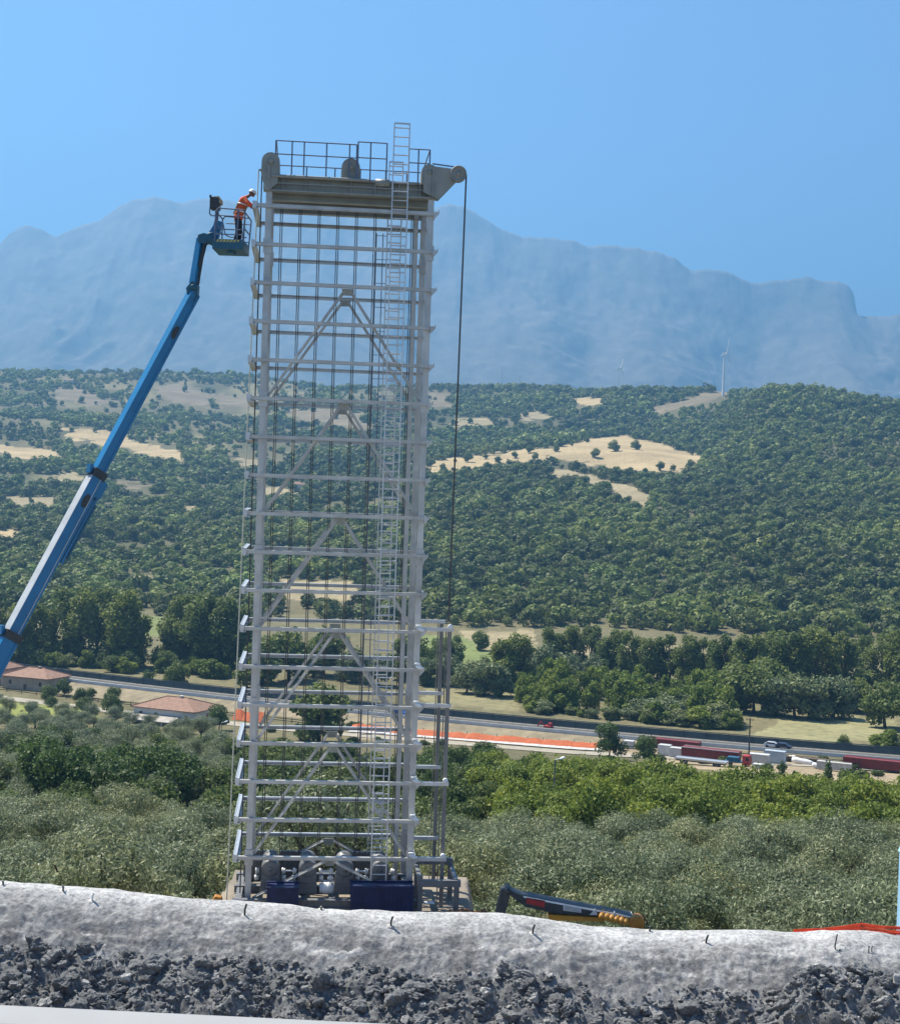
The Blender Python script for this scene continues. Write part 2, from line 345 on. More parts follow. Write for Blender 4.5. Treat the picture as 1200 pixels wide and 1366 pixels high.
def build_mountain():
    YR, YF = 7000., 4500.
    ra = np.array([ae(x, y) for x, y in RIDGE])
    A = np.arange(-.62, .62, .00105); t = np.concatenate([np.linspace(0, 1, 150), np.linspace(1.012, 1.4, 24)])
    e = np.interp(A, ra[:, 0], ra[:, 1])
    ef = (fbm(A*260, A*0, 6, 77, .62)-.5)*.0022
    es = np.convolve(np.pad(e, 20, 'edge'), np.hanning(41)/np.hanning(41).sum(), 'valid')     # the body below the edge follows a calmer line
    AA, T = np.meshgrid(A, t); kr = np.clip((T-.95)/.05, 0, 1); kr = kr*kr*(3-2*kr); E = es[None]*(1-kr)+(e+ef)[None]*kr
    bulge = (fbm(AA*11+3, T*0+.5, 3, 50)-.5)*900                                            # spurs and bays of the front
    Y = YF+(YR-YF)*T + bulge*np.sin(np.pi*np.clip(T, 0, 1))
    top = E*YR; foot = 60
    prof = np.where(T <= 1, .52*T**1.25+.48*T**3.2, 1-(T-1)*1.3)
    Z = foot+(top-foot)*prof
    k = np.sin(np.pi*np.clip(T, 0, 1)**1.5)
    X = AA*Y
    wx = X+(fbm(X/900, T*2.3, 3, 58)-.5)*1500
    gul = ridged(wx/1500, T*1.5+X/2600, 6, 60, .55)-.5
    Z = Z + k*(gul*210 + (fbm(X/200, T*11, 4, 62, .6)-.5)*60)
    cl = np.clip((T-.70)/.12, 0, 1)*np.clip((1-T)/.05, 0, 1)
    Z = Z + cl*(fbm(X/160, T*9, 4, 64)-.45)*80
    Z = np.where(T < 1, np.minimum(Z, np.maximum(E*Y-12*(1-T)*8, foot)+0*Z), Z)            # nothing rises above the skyline
    c1 = np.clip((.65*fbm(X/60, Z/34, 5, 70, .7)+.7*gul-.22)*3.0, 0, 1)[..., None]
    alt = np.clip((T-.45)/.35, 0, 1)[..., None]
    rock = np.array((.25, .225, .205)); scrub = np.array((.145, .135, .105)); grass = np.array((.175, .16, .125))
    low = scrub*c1+grass*(1-c1); hi = rock*(.35+.65*c1)+scrub*.65*(1-c1)
    col = low*(1-alt)+hi*alt; col = np.array((.185, .17, .145))*.55+col*.45
    nr, nc = X.shape; idx = np.arange(nr*nc).reshape(nr, nc)
    Fc = np.stack([idx[:-1, :-1], idx[:-1, 1:], idx[1:, 1:], idx[1:, :-1]], -1).reshape(-1, 4)
    m, nt, b = nodes_of('limestone')
    a = nt.nodes.new('ShaderNodeAttribute'); a.attribute_name = 'land'
    tt = ramp(nt, noise(nt, .012, 8), [(.3, (.78, .78, .78)), (.7, (1.22, 1.22, 1.22))])
    nt.links.new(mixc(nt, 1., a.outputs['Color'], tt, 'MULTIPLY'), b.inputs['Base Color'])
    b.inputs['Roughness'].default_value = 1; b.inputs['Specular IOR Level'].default_value = 0
    bump(nt, b, noise(nt, .015, 5), .4, 16)
    me = np_mesh('mountain_range', np.stack([X*1.36, Y*1.36, ZC+Z*1.36], -1).reshape(-1, 3), Fc, [m], True, {'land': ('POINT', col.reshape(-1, 3))})
    return tag(link_mesh('mountain_range', me), 'long blue hazy limestone mountain range behind the green hills', 'mountain', kind='structure')
build_mountain()

# ------------------------------------------------------------ haze
def build_haze():
    mb = MB(); mb.box((0, 7000, 960), (30000, 15000, 2070))
    m = bpy.data.materials.new('haze'); m.use_nodes = True; nt = m.node_tree; nt.nodes.clear()
    o = nt.nodes.new('ShaderNodeOutputMaterial'); v = nt.nodes.new('ShaderNodeVolumePrincipled')
    v.inputs['Color'].default_value = HAZE_COLOR; v.inputs['Density'].default_value = HAZE_DENSITY; v.inputs['Anisotropy'].default_value = 0.3
    nt.links.new(v.outputs[0], o.inputs['Volume'])
    return tag(mb.build('haze', m), 'thin blue summer haze filling the valley air', 'haze', kind='stuff')
build_haze()

# ------------------------------------------------------------ materials
M['steel'] = mat('grey_painted_steel', (.45, .455, .445), .40, .35, .22, 1.3, 6, 0, .5)
M['galv'] = mat('galvanised_steel', (.50, .52, .54), .35, .5, .12, 4, 5)
M['khaki'] = mat('grey_green_steel', (.27, .275, .245), .5, .15, .18, 1.6, 6)
M['dark'] = mat('dark_steel', (.05, .055, .06), .5, .4, .2, 5)
M['rope'] = mat('steel_rope', (.085, .085, .085), .55, .5, .2, 20)
M['pale_rope'] = mat('pale_rope', (.55, .53, .42), .8, 0, .15, 20)
M['rail'] = mat('blue_grey_rail', (.13, .16, .22), .5, .3, .15, 6)
M['navy'] = mat('navy_sheet', (.012, .02, .075), .55, 0, .25, 3)
M['machine'] = mat('machine_grey', (.165, .17, .175), .5, .2, .2, 4)
M['white'] = mat('white_paint', (.75, .75, .73), .5, 0, .1, 3)
M['boom_blue'] = mat('boom_blue_paint', (.005, .14, .31), .32, 0, .14, 1.5, 5, 0, .5)
M['teal'] = mat('dark_teal_paint', (.02, .10, .16), .45, 0, .2, 6)
M['grey_top'] = mat('sunlit_grey_paint', (.42, .44, .45), .5, .1, .14, 2)  # grey stands in for sun glare on the blue boom's top
M['rubber'] = mat('black_rubber', (.02, .02, .02), .8, 0, .3, 6)
M['orange'] = mat('orange_net', (.46, .105, .03), .8, 0, .2, 2)
M['orange_red'] = mat('orange_red_net', (.75, .085, .03), .8, 0, .25, 3)
M['yellow'] = mat('machine_yellow', (.45, .20, .02), .45, 0, .2, 4)
M['amber'] = mat('amber_paint', (.42, .17, .02), .5, 0, .2, 5)
M['red'] = mat('signal_red', (.36, .03, .03), .5, 0, .2, 3)
M['wagon_red'] = mat('oxide_red_paint', (.15, .022, .02), .6, 0, .25, .6)
M['concrete'] = mat('concrete', (.42, .41, .39), .9, 0, .2, 1.2, 7, .01, .2)
M['asphalt'] = mat('asphalt', (.11, .107, .10), 1., 0, .15, .4, 5, 0, .05)
M['barrier'] = mat('grey_green_barrier', (.055, .075, .08), .6, .2, .2, .5)
M['roof'] = mat('terracotta_tiles', (.25, .145, .10), .85, 0, .28, 1.2, 7)
M['plaster'] = mat('pale_plaster', (.60, .57, .52), .9, 0, .12, .5, 6)
M['glass'] = mat('dark_glass', (.02, .025, .03), .1, 0, .1, 3)
M['wood'] = mat('weathered_wood', (.10, .075, .05), .9, 0, .3, 5)
M['bark'] = mat('bark', (.075, .060, .045), .95, 0, .35, 4, 6, .02, .1)
M['pale_blue'] = mat('pale_blue_plastic', (.30, .52, .68), .45, 0, .06, 2)
M['olive_leaf'] = leaf_mat('olive_leaves', (.068, .092, .043), (.315, .350, .205), .30, rough=.5, spec=.3)
M['scrub_leaf'] = leaf_mat('scrub_leaves', (.066, .098, .027), (.170, .215, .066), .36)
M['dark_leaf'] = leaf_mat('dark_leaves', (.040, .075, .020), (.115, .170, .042), .32)
M['bright_leaf'] = leaf_mat('bright_leaves', (.100, .148, .022), (.265, .315, .060), .40)
M['valley_leaf'] = leaf_mat('poplar_leaves', (.086, .122, .030), (.235, .275, .075), .42)
M['willow_leaf'] = leaf_mat('willow_leaves', (.100, .130, .058), (.245, .285, .140), .36)
M['wood_leaf'] = leaf_mat('woodland_leaves', (.068, .098, .024), (.195, .230, .060), .32, tree_attr=True)

# ------------------------------------------------------------ trees
def leaf_cloud(rng, lobes, n, size, aspect=.6, outward=1.2, tri=False, droop=0., shell=.55, fuzz=.10):
    L = np.array(lobes, float); ar = (L[:, 3]*L[:, 4]+L[:, 3]*L[:, 5]); k = rng.choice(len(L), n, p=ar/ar.sum())
    d = rng.normal(size=(n, 3)); d /= np.linalg.norm(d, axis=1)[:, None]
    r = 1-shell*rng.random(n)**2.2 + fuzz*rng.normal(size=n)
    P = L[k, :3] + d*L[k, 3:6]*r[:, None]
    N = d/L[k, 3:6]; N /= np.linalg.norm(N, axis=1)[:, None]
    N = N*outward+rng.normal(size=(n, 3))*.75; N /= np.linalg.norm(N, axis=1)[:, None]
    t = rng.normal(size=(n, 3)); t[:, 2] += droop; t -= N*(t*N).sum(1)[:, None]; t /= np.linalg.norm(t, axis=1)[:, None]
    b = np.cross(N, t); s = (size*(.6+.8*rng.random(n)))[:, None]
    if tri:
        V = np.stack([P+t*s*.6, P-t*s*.4+b*s*aspect*.6, P-t*s*.4-b*s*aspect*.6], 1); return V.reshape(-1, 3), np.arange(3*n).reshape(-1, 3)
    V = np.stack([P+t*s*.5, P+b*s*aspect*.5-t*s*.05, P-t*s*.5, P-b*s*aspect*.5+t*s*.05], 1)
    return V.reshape(-1, 3), np.arange(4*n).reshape(-1, 4)

def trunk_mb(rng, h, r, spread, nlimb, base=.35):
    mb = MB(); top = Vector((rng.normal()*.06*h, rng.normal()*.06*h, h*base))
    mb.tube((0, 0, -.4), top*.5, r*1.25, r, 7, cap=False); mb.tube(top*.5, top, r, r*.8, 7, cap=False)
    for i in range(nlimb):
        a = 2*math.pi*(i+rng.random()*.6)/nlimb; e = Vector((math.cos(a)*spread*(.5+.5*rng.random()), math.sin(a)*spread*(.5+.5*rng.random()), h*(.62+.25*rng.random())))
        m = top.lerp(e, .5)+Vector((0, 0, -.05*h)); mb.tube(top, m, r*.62, r*.4, 6, cap=False); mb.tube(m, e, r*.4, r*.12, 6, cap=False)
    mb.tube(top, Vector((top.x, top.y, h*.9)), r*.7, r*.1, 6, cap=False)
    return mb

def lobes_round(rng, n, rad, h0, h1, lr):
    out = []
    for i in range(n):
        a = 2*math.pi*(i/n+.15*rng.random()); q = rad*(.35+.65*rng.random()); z = h0+(h1-h0)*rng.random()
        s = lr*(.7+.6*rng.random()); out.append((q*math.cos(a), q*math.sin(a), z, s, s*(.8+.4*rng.random()), s*.8))
    out.append((0, 0, (h0+h1)/2+.25*(h1-h0), rad*.8, rad*.8, (h1-h0)*.62)); return out
KINDS = {}
def kind(name, n_var, maker, leaf, bark='bark'):
    KINDS[name] = []
    for v in range(n_var):
        rng = np.random.default_rng(hash_seed(name)+v*77)
        (V, Fc), tm = maker(rng)
        cme = np_mesh(name+'_crown', V, Fc, [M[leaf]], False)
        o = tm.build(name+'_trunk', M[bark]); tme = o.data; LOC.pop(o.name); bpy.data.objects.remove(o)
        KINDS[name].append((cme, tme))
def hash_seed(s): return sum(ord(c)*(i+3) for i, c in enumerate(s))
def mk_olive(rng):
    lob = lobes_round(rng, 11, 1.95, 1.3, 3.7, .74)
    return leaf_cloud(rng, lob, 7000, .20, .32, 1.5, droop=.9, shell=.55, fuzz=.11), trunk_mb(rng, 4.2, .22, 1.8, 4, .28)
def mk_scrub(rng):
    lob = lobes_round(rng, 8, 1.9, 1.2, 3.6, 1.1)
    return leaf_cloud(rng, lob, 2200, .42, .6, 1.1), trunk_mb(rng, 4.2, .16, 1.5, 4, .2)
def mk_broad(rng):
    lob = lobes_round(rng, 11, 2.9, 2.4, 6.6, 1.55)
    return leaf_cloud(rng, lob, 3400, .50, .65, 1.1), trunk_mb(rng, 7.6, .2, 2.4, 5, .3)
def mk_grove(rng):
    lob = []
    for i in range(12):
        z = .8+6.4*(i+.5)/12; rad = 2.3*math.sin(math.pi*min(1, (z+1.5)/9.6))**.7; a = rng.random()*6.28; s = .9+.8*rng.random(); lob.append((rad*.8*math.cos(a), rad*.8*math.sin(a), z, s, s, s*1.1))
    return leaf_cloud(rng, lob, 3000, .55, .65, 1.1), trunk_mb(rng, 7.6, .18, 1.6, 4, .2)
def mk_tall(rng):
    lob = []; lean = rng.normal(size=2)*.05
    for i in range(19):
        z = 2.5+20*(i+.5)/19; rad = (3.9+1.2*rng.random())*math.sin(math.pi*min(1, (z+3)/28))**.7; a = rng.random()*6.28
        s = 1.5+1.6*rng.random(); lob.append((rad*.85*math.cos(a)+lean[0]*z, rad*.85*math.sin(a)+lean[1]*z, z, s, s, s*(1.0+.5*rng.random())))
    return leaf_cloud(rng, lob, 4600, .95, .7, 1.2, shell=.6), trunk_mb(rng, 23, .45, 3.2, 5, .25)
def mk_oak(rng):
    lob = lobes_round(rng, 15, 5.0, 1.9, 9.6, 2.3)
    return leaf_cloud(rng, lob, 3600, .95, .7, 1.3, shell=.5), trunk_mb(rng, 11, .4, 4, 5, .3)
def mk_cone(rng):
    lob = [(0, 0, .8+4.6*i/6, 1.35*(1-i/7.5)+.15, 1.35*(1-i/7.5)+.15, .8) for i in range(7)]
    return leaf_cloud(rng, lob, 1400, .38, .5, 1.0), trunk_mb(rng, 5, .12, .3, 3, .3)
def mk_bush(rng):
    lob = [(rng.normal()*.7, rng.normal()*.7, .5+.5*rng.random(), .7, .7, .6) for _ in range(6)]
    return leaf_cloud(rng, lob, 900, .34, .6, 1.), trunk_mb(rng, 1.2, .06, .6, 4, .2)
kind('olive_tree', 6, mk_olive, 'olive_leaf'); kind('scrub_tree', 4, mk_scrub, 'scrub_leaf'); kind('green_tree', 4, mk_broad, 'bright_leaf')
kind('dark_tree', 3, mk_broad, 'dark_leaf'); kind('tall_tree', 5, mk_tall, 'valley_leaf'); kind('willow_tree', 4, mk_oak, 'willow_leaf')
kind('round_tree', 4, mk_oak, 'valley_leaf'); kind('grove_tree', 4, mk_grove, 'bright_leaf'); kind('conifer', 2, mk_cone, 'dark_leaf'); kind('bush', 3, mk_bush, 'scrub_leaf')
RT = random.Random(5)
def tree(kname, x, Y, scale, label, group=None, name=None, sz=1., dz=-.1):
    z = float(ground_z(x, Y))+dz; cme, tme = RT.choice(KINDS[kname])
    t = empty(name or kname, (x, Y, z), label, 'bush' if kname == 'bush' else 'tree', group)
    t.rotation_euler.z = RT.random()*6.28; t.scale = (scale, scale, scale*sz)
    for nm, me in (('trunk', tme), ('crown', cme)):
        o = bpy.data.objects.new(nm, me); COL.objects.link(o); o.parent = t
    return t
def tree_px(kname, px, py, hpx, label, group=None, unit=None, sz=1., name=None):
    """a tree whose foot shows at the photo pixel (px, py) and which is hpx pixels tall"""
    p = gp(px, py); unit = unit or {'olive_tree': 4.4, 'scrub_tree': 4.6, 'green_tree': 8., 'grove_tree': 8., 'dark_tree': 8., 'tall_tree': 25., 'willow_tree': 12., 'round_tree': 12., 'conifer': 5.8, 'bush': 1.7}[kname]
    return tree(kname, p.x, p.y, hpx*p.y/F/unit/sz, label, group, name, sz)

def in_frame(x, Y, m=60):
    a, b = topx(x, Y, ZC+float(np.interp(Y, *zip(*NEAR)))); return -m < a < 1200+m
# the olive grove below the working platform
rg = random.Random(21)
n_ol = 0; Y = 57.5
while Y < 156:
    x = -.34*Y+rg.random()*4
    while x < .34*Y:
        if in_frame(x, Y, 40) and n_ol < 300 and rg.random() > .05 and not (Y < 62 and -8.6 < x < 4.5):
            tree('olive_tree', x+rg.uniform(-1, 1), Y+rg.uniform(-1.2, 1.2), rg.uniform(.88, 1.32), 'silvery grey-green olive tree in the dense grove below the berm', 'olive trees of the grove below the berm', sz=rg.uniform(.85, 1.1)); n_ol += 1
        x += rg.uniform(4.9, 6.6)
    Y += 5.3
# scrub and young trees between grove and motorway
def scatter(poly, kname, spacing, smin, smax, label, group, sz=(.85, 1.15), Yr=(150, 420), seed=1, name=None, lim=120):
    """trees on the ground patch that shows inside a photo outline"""
    r_ = random.Random(seed); pts = []; xs = [p[0] for p in poly]; ys = [p[1] for p in poly]; n = 0
    for _ in range(6000):
        px, py = r_.uniform(min(xs), max(xs)), r_.uniform(min(ys), max(ys))
        if not inpoly(np.array(px), np.array(py), poly): continue
        p = gp(px, py); sp = spacing
        if not Yr[0] < p.y < Yr[1] or any((p.x-q[0])**2+(p.y-q[1])**2 < sp*sp for q in pts): continue
        pts.append((p.x, p.y)); tree(kname, p.x, p.y, r_.uniform(smin, smax), label, group, name, r_.uniform(*sz)); n += 1
        if n >= lim: break
    return n
cnt = {}
cnt['a'] = scatter([(-40, 1000), (300, 1008), (330, 1130), (-40, 1130)], 'scrub_tree', 8.5, .8, 1.35, 'mid-green bushy tree on the slope left of the tower', 'bushy trees on the slope left of the tower', seed=3)
cnt['i'] = scatter([(-40, 1000), (300, 1008), (330, 1110), (-40, 1110)], 'olive_tree', 7.2, .9, 1.5, 'grey-green olive tree among the bushes on the slope left of the tower', 'olives mixed into the slope left of the tower', seed=33, lim=110)
cnt['b'] = scatter([(50, 1060), (230, 1060), (235, 1100), (50, 1100)], 'dark_tree', 5.0, .75, 1.05, 'dark green leafy tree in the clump above the olive grove', 'dark leafy clump left of the tower', seed=4)
cnt['c'] = scatter([(680, 1062), (1230, 1085), (1230, 1150), (680, 1140)], 'green_tree', 5.2, .62, .92, 'bright yellow-green leafy tree between olive grove and yard', 'bright leafy trees right of the tower', seed=5)
cnt['h'] = scatter([(640, 1048), (790, 1058), (790, 1080), (640, 1078)], 'green_tree', 7, .62, .86, 'taller bright green tree at the upper left of the bright belt', 'taller bright trees right of the mast', seed=15, lim=16)
cnt['d'] = scatter([(320, 1010), (690, 1050), (690, 1140), (320, 1130)], 'scrub_tree', 5.6, .8, 1.25, 'dense mid-green tree on the slope behind the tower', 'bushy trees behind the tower', seed=6)
cnt['e'] = scatter([(-30, 945), (300, 985), (300, 1000), (-30, 985)], 'olive_tree', 7., .9, 1.3, 'small olive tree standing beside the farmhouses', 'olive trees by the farmhouses', seed=7, Yr=(300, 430))
cnt['f'] = scatter([(570, 1030), (690, 1045), (690, 1080), (570, 1080)], 'dark_tree', 7, .6, .82, 'dark green tree right of the tower mast', 'dark trees right of the tower mast', seed=8)
cnt['g'] = scatter([(70, 925), (150, 935), (160, 958), (60, 945)], 'scrub_tree', 9, .8, 1.3, 'low green shrub tree around the tiled houses', 'shrub trees around the tiled houses', seed=9, Yr=(340, 480))
# single trees one can point at
tree_px('round_tree', 425, 990, 78, 'large dark round tree standing behind the tower by the motorway')
tree_px('dark_tree', 812, 1015, 52, 'dark slender tree beside the white sheeting, left of the red wagons', sz=1.2)
tree_px('dark_tree', 860, 1020, 38, 'smaller dark tree in front of the white crates')
tree_px('conifer', 1103, 1060, 46, 'dark ragged conifer at the edge of the yard near the tarpaulins')
tree_px('conifer', 1042, 1050, 34, 'small dark conifer below the pale containers')
tree_px('bush', 1137, 1046, 24, 'slim dark shrub before the long red wagon')
tree_px('round_tree', 235, 924, 40, 'pointed green tree just behind the tiled farmhouse', sz=1.2)
tree_px('dark_tree', 196, 918, 24, 'small dark tree left of the pointed tree behind the farmhouse')
tree_px('dark_tree', 292, 975, 34, 'dark tree at the right corner of the tiled farmhouse')
tree_px('round_tree', 1125, 1000, 20, 'low round bush on the field edge beside the motorway', name='field_bush')
# beyond the motorway
g = 'tall trees of the valley left of the tower'
for px, py, h in ((22, 885, 78), (48, 884, 92), (78, 882, 100), (108, 884, 106), (138, 886, 104), (166, 890, 104), (182, 889, 80), (238, 890, 98), (254, 892, 104), (272, 896, 108), (298, 898, 104), (318, 898, 92), (-10, 880, 80)):
    tree_px('tall_tree', px, py, h, 'tall broad poplar in the row beyond the motorway left of the tower', g, sz=rg.uniform(.82, 1.0))
g = 'tall trees of the valley right of the tower'
for px, py, h in ((604, 890, 44), (672, 920, 70), (690, 918, 74), (735, 892, 56), (750, 892, 48), (768, 893, 60), (790, 895, 62), (806, 900, 52), (822, 900, 62), (840, 905, 66), (862, 908, 58), (876, 905, 50), (892, 908, 64), (912, 912, 66), (925, 912, 58), (938, 914, 66), (960, 918, 74), (972, 918, 66), (986, 922, 78), (1010, 926, 82), (1020, 920, 70), (1034, 920, 80), (1055, 926, 86), (1066, 922, 78), (1080, 926, 90), (1100, 922, 86), (1122, 920, 80), (1150, 908, 62), (1172, 920, 76), (1195, 924, 84), (1215, 928, 86)):
    tree_px('tall_tree', px, py, h, 'tall poplar in the row beyond the motorway right of the tower', g, sz=rg.uniform(.68, .9))
g = 'bright young trees of the grove beside the motorway'
for i in range(62):
    px = rg.uniform(692, 968); lo = 948+(px-695)*.075; py = lo-rg.random()**1.2*30
    tree_px('grove_tree', px, py, rg.uniform(34, 50)*(1 if px > 730 else .75), 'bright green young tree in the grove beside the motorway', g)
g = 'grey-green willows of the valley'
for px, py, h in ((568, 915, 36), (600, 915, 40), (622, 925, 42), (645, 928, 46), (668, 930, 40), (700, 912, 40), (728, 905, 44), (760, 912, 40), (790, 908, 34), (505, 915, 42), (470, 910, 46), (1060, 958, 58), (1085, 960, 56), (1035, 955, 52), (1110, 958, 54), (1125, 950, 44)):
    tree_px('willow_tree', px, py, h, 'grey-green rounded willow on the valley floor', g)
g = 'dark round trees of the valley'
for px, py, h in ((985, 950, 66), (1005, 952, 62), (1022, 938, 60), (1180, 972, 62), (350, 912, 62), (385, 908, 68), (430, 902, 62), (330, 918, 36), (590, 884, 34), (640, 868, 26), (548, 908, 64), (1145, 950, 44)):
    tree_px('round_tree', px, py, h, 'dark round tree standing on the valley floor', g)
g = 'low light bushes beyond the motorway'
for i in range(64):
    if i < 34: px = rg.uniform(820, 985); py = 962+(px-820)*.085-rg.random()*14; h = rg.uniform(18, 36)*(1-.4*abs(px-915)/90)
    elif i < 44: px = rg.uniform(700, 830); py = 952+(px-700)*.08-rg.random()*4; h = rg.uniform(8, 18)
    elif i < 48: px = rg.uniform(1150, 1215); py = 1000+rg.random()*5; h = rg.uniform(18, 34)
    else: px = rg.uniform(60, 325); py = 884+px*.075+rg.uniform(-6, 2); h = rg.uniform(10, 24)
    tree_px(rg.choice(('grove_tree', 'willow_tree', 'grove_tree')), px, py, h*1.1, 'low light green bush along the far side of the motorway', g, sz=rg.uniform(.5, .8), name='roadside_bush')
g = 'hedge shrubs across the valley floor'
for i in range(70):
    px = rg.uniform(560, 1210); py = 876+30*rg.random()+(px-560)*.045
    if not 690 < px < 960 or py < 905: tree_px('scrub_tree', px, py, rg.uniform(14, 26), 'dark green shrub between the tall valley trees', g, name='valley_shrub')
for i in range(34):
    px = rg.uniform(-10, 330); tree_px('scrub_tree', px, 884+px*.05+rg.uniform(-16, 6), rg.uniform(16, 30), 'dark green shrub at the feet of the tall trees left of the tower', 'shrubs under the tall trees left of the tower', name='undergrowth_shrub')
# trees standing alone on the golden stubble field
for px, py, h, t in ((819, 602, 15, 'round dark tree alone high on the golden field'), (848, 600, 13, 'smaller round tree right of the lone tree on the golden field'), (794, 611, 13, 'broad dark tree near the left bend of the golden field'),
                     (880, 628, 12, 'dark tree at the lower rim of the golden field'), (920, 624, 11, 'small tree at the lower right rim of the golden field'), (624, 617, 13, 'broad tree at the left end of the golden field'),
                     (686, 611, 9, 'small flat tree on the narrow part of the golden field'), (782, 590, 8, 'tiny tree on the crest of the golden field')):
    tree_px('round_tree', px, py, h, t)

re_ = random.Random(17); g = 'scattered trees along the edges of the golden field'
for px, py in ((575, 622), (592, 627), (606, 618), (648, 612), (664, 619), (704, 605), (716, 614), (744, 602), (838, 632), (858, 631), (900, 627), (915, 604), (760, 594)):
    tree_px('round_tree', px+re_.uniform(-3, 3), py+re_.uniform(-1, 1), re_.uniform(5, 11), 'small dark tree on the edge of the golden hill field', g)
g = 'small trees scattered on the dry hill fields at left'
for i in range(46):
    px, py = re_.choice((((85, 247), (574, 616)), ((60, 160), (516, 542)), ((200, 345), (510, 548)), ((10, 100), (660, 680)), ((340, 480), (545, 575)), ((600, 660), (540, 566)), ((688, 812), (530, 558))))
    tree_px('round_tree', re_.uniform(*px), re_.uniform(*py), re_.uniform(4, 9), 'small dark tree scattered on the dry hill fields', g)
# the woods on the hills: far too many to count
def build_woods():
    rng = np.random.default_rng(9); protos = []
    for v in range(8):
        lob = [(rng.normal()*1.5, rng.normal()*1.5, 4.6+rng.random()*2.8, 2.6, 2.6, 2.2) for _ in range(4)]+[(0, 0, 4.4, 3.9, 3.9, 3.6)]
        protos.append((leaf_cloud(rng, lob, 300, 1.35, .9, 2.4, tri=True, shell=.25)[0], leaf_cloud(rng, lob, 120, 2.0, .9, 2.4, tri=True, shell=.25)[0]))
    pts = []
    Yv = 735.
    while Yv < 3050:
        sp = 9.2+max(0, Yv-1200)*.0018; xs = np.arange(-.345*Yv, .345*Yv, sp)
        x = xs+rng.uniform(-.42, .42, len(xs))*sp; y = Yv+rng.uniform(-.42, .42, len(xs))*sp
        pts.append(np.stack([x, y], 1)); Yv += sp
    P = np.concatenate(pts); x, y = P.T; z = ground_z(x, y); px, py = topx(x, y, z)
    qx, qy = jit(x, y, px, py)
    keep = np.ones(len(P), bool)
    for up in (0, 4, 8):
        for c, mk in land_masks(qx, qy-up, FIELDS): keep &= ~mk
    for c, mk in land_masks(qx, qy, VALLEY): keep &= ~mk
    # hide what the ridges hide anyway
    a = x/y; e = (z+9-ZC)/y
    top = np.full(len(P), -9.); order = np.argsort(y); bins = np.clip(((a+.36)/.72*720).astype(int), 0, 719); mx = np.full(720, -9.)
    for i in order:
        b = bins[i]; top[i] = mx[b]; g_ = (z[i]-ZC+3)/y[i]
        if g_ > mx[b]: mx[b] = g_
    keep &= e > top-.001
    left = np.clip((-.0-a)/.08, 0, 1)*np.clip((y-850)/250, 0, 1) + np.clip((.12-a)/.05, 0, 1)*np.clip((y-1950)/200, 0, 1)
    dens = fbm(x/72, y/90, 4, 30)
    keep &= ~((left > .3) & (dens > .665-.10*left) & (rng.random(len(P)) < .84))
    keep &= ~((y < 860) & (fbm(x/70, y/70, 3, 33) > .52) & (rng.random(len(P)) < .8))
    x, y, z, dens = x[keep], y[keep], z[keep], dens[keep]; n = len(x)
    print('woodland trees', n)
    tone = (.58+.85*rng.random(n))*(.45+1.15*fbm(x/120, y/150, 4, 35)); warm = .5*fbm(x/220, y/220, 3, 36)+.5*rng.random(n)
    C = np.stack([tone*(.82+.42*warm), tone*(.95+.12*warm), tone*(1.02-.3*warm)], 1)
    sc = (.62+1.0*rng.random(n)**1.9)*(.72+.62*fbm(x/130, y/130, 3, 37)); rot = rng.random(n)*6.283; pv = rng.integers(0, 8, n); hi = y < 1500
    Vs, Cs = [], []
    for v in range(8):
        for lod in (0, 1):
            k = np.nonzero((pv == v) & (hi == (lod == 0)))[0]
            if not len(k): continue
            pr = protos[v][lod]; c, s = np.cos(rot[k]), np.sin(rot[k]); q = pr[None]*sc[k][:, None, None]
            X = q[..., 0]*c[:, None]-q[..., 1]*s[:, None]+x[k][:, None]; Yq = q[..., 0]*s[:, None]+q[..., 1]*c[:, None]+y[k][:, None]; Z = q[..., 2]*.92+z[k][:, None]-1.2*sc[k][:, None]
            Vs.append(np.stack([X, Yq, Z], -1).reshape(-1, 3)); Cs.append(np.repeat(C[k], len(pr)//3, 0))
    V = np.concatenate(Vs); me = np_mesh('woods', V, np.arange(len(V)).reshape(-1, 3), [M['wood_leaf']], False, {'tree_tone': ('FACE', np.concatenate(Cs))})
    tag(link_mesh('woods', me), 'dense dark green woodland covering the hillsides below the mountain', 'woods', kind='stuff')
build_woods()
print('trees', n_ol, cnt)

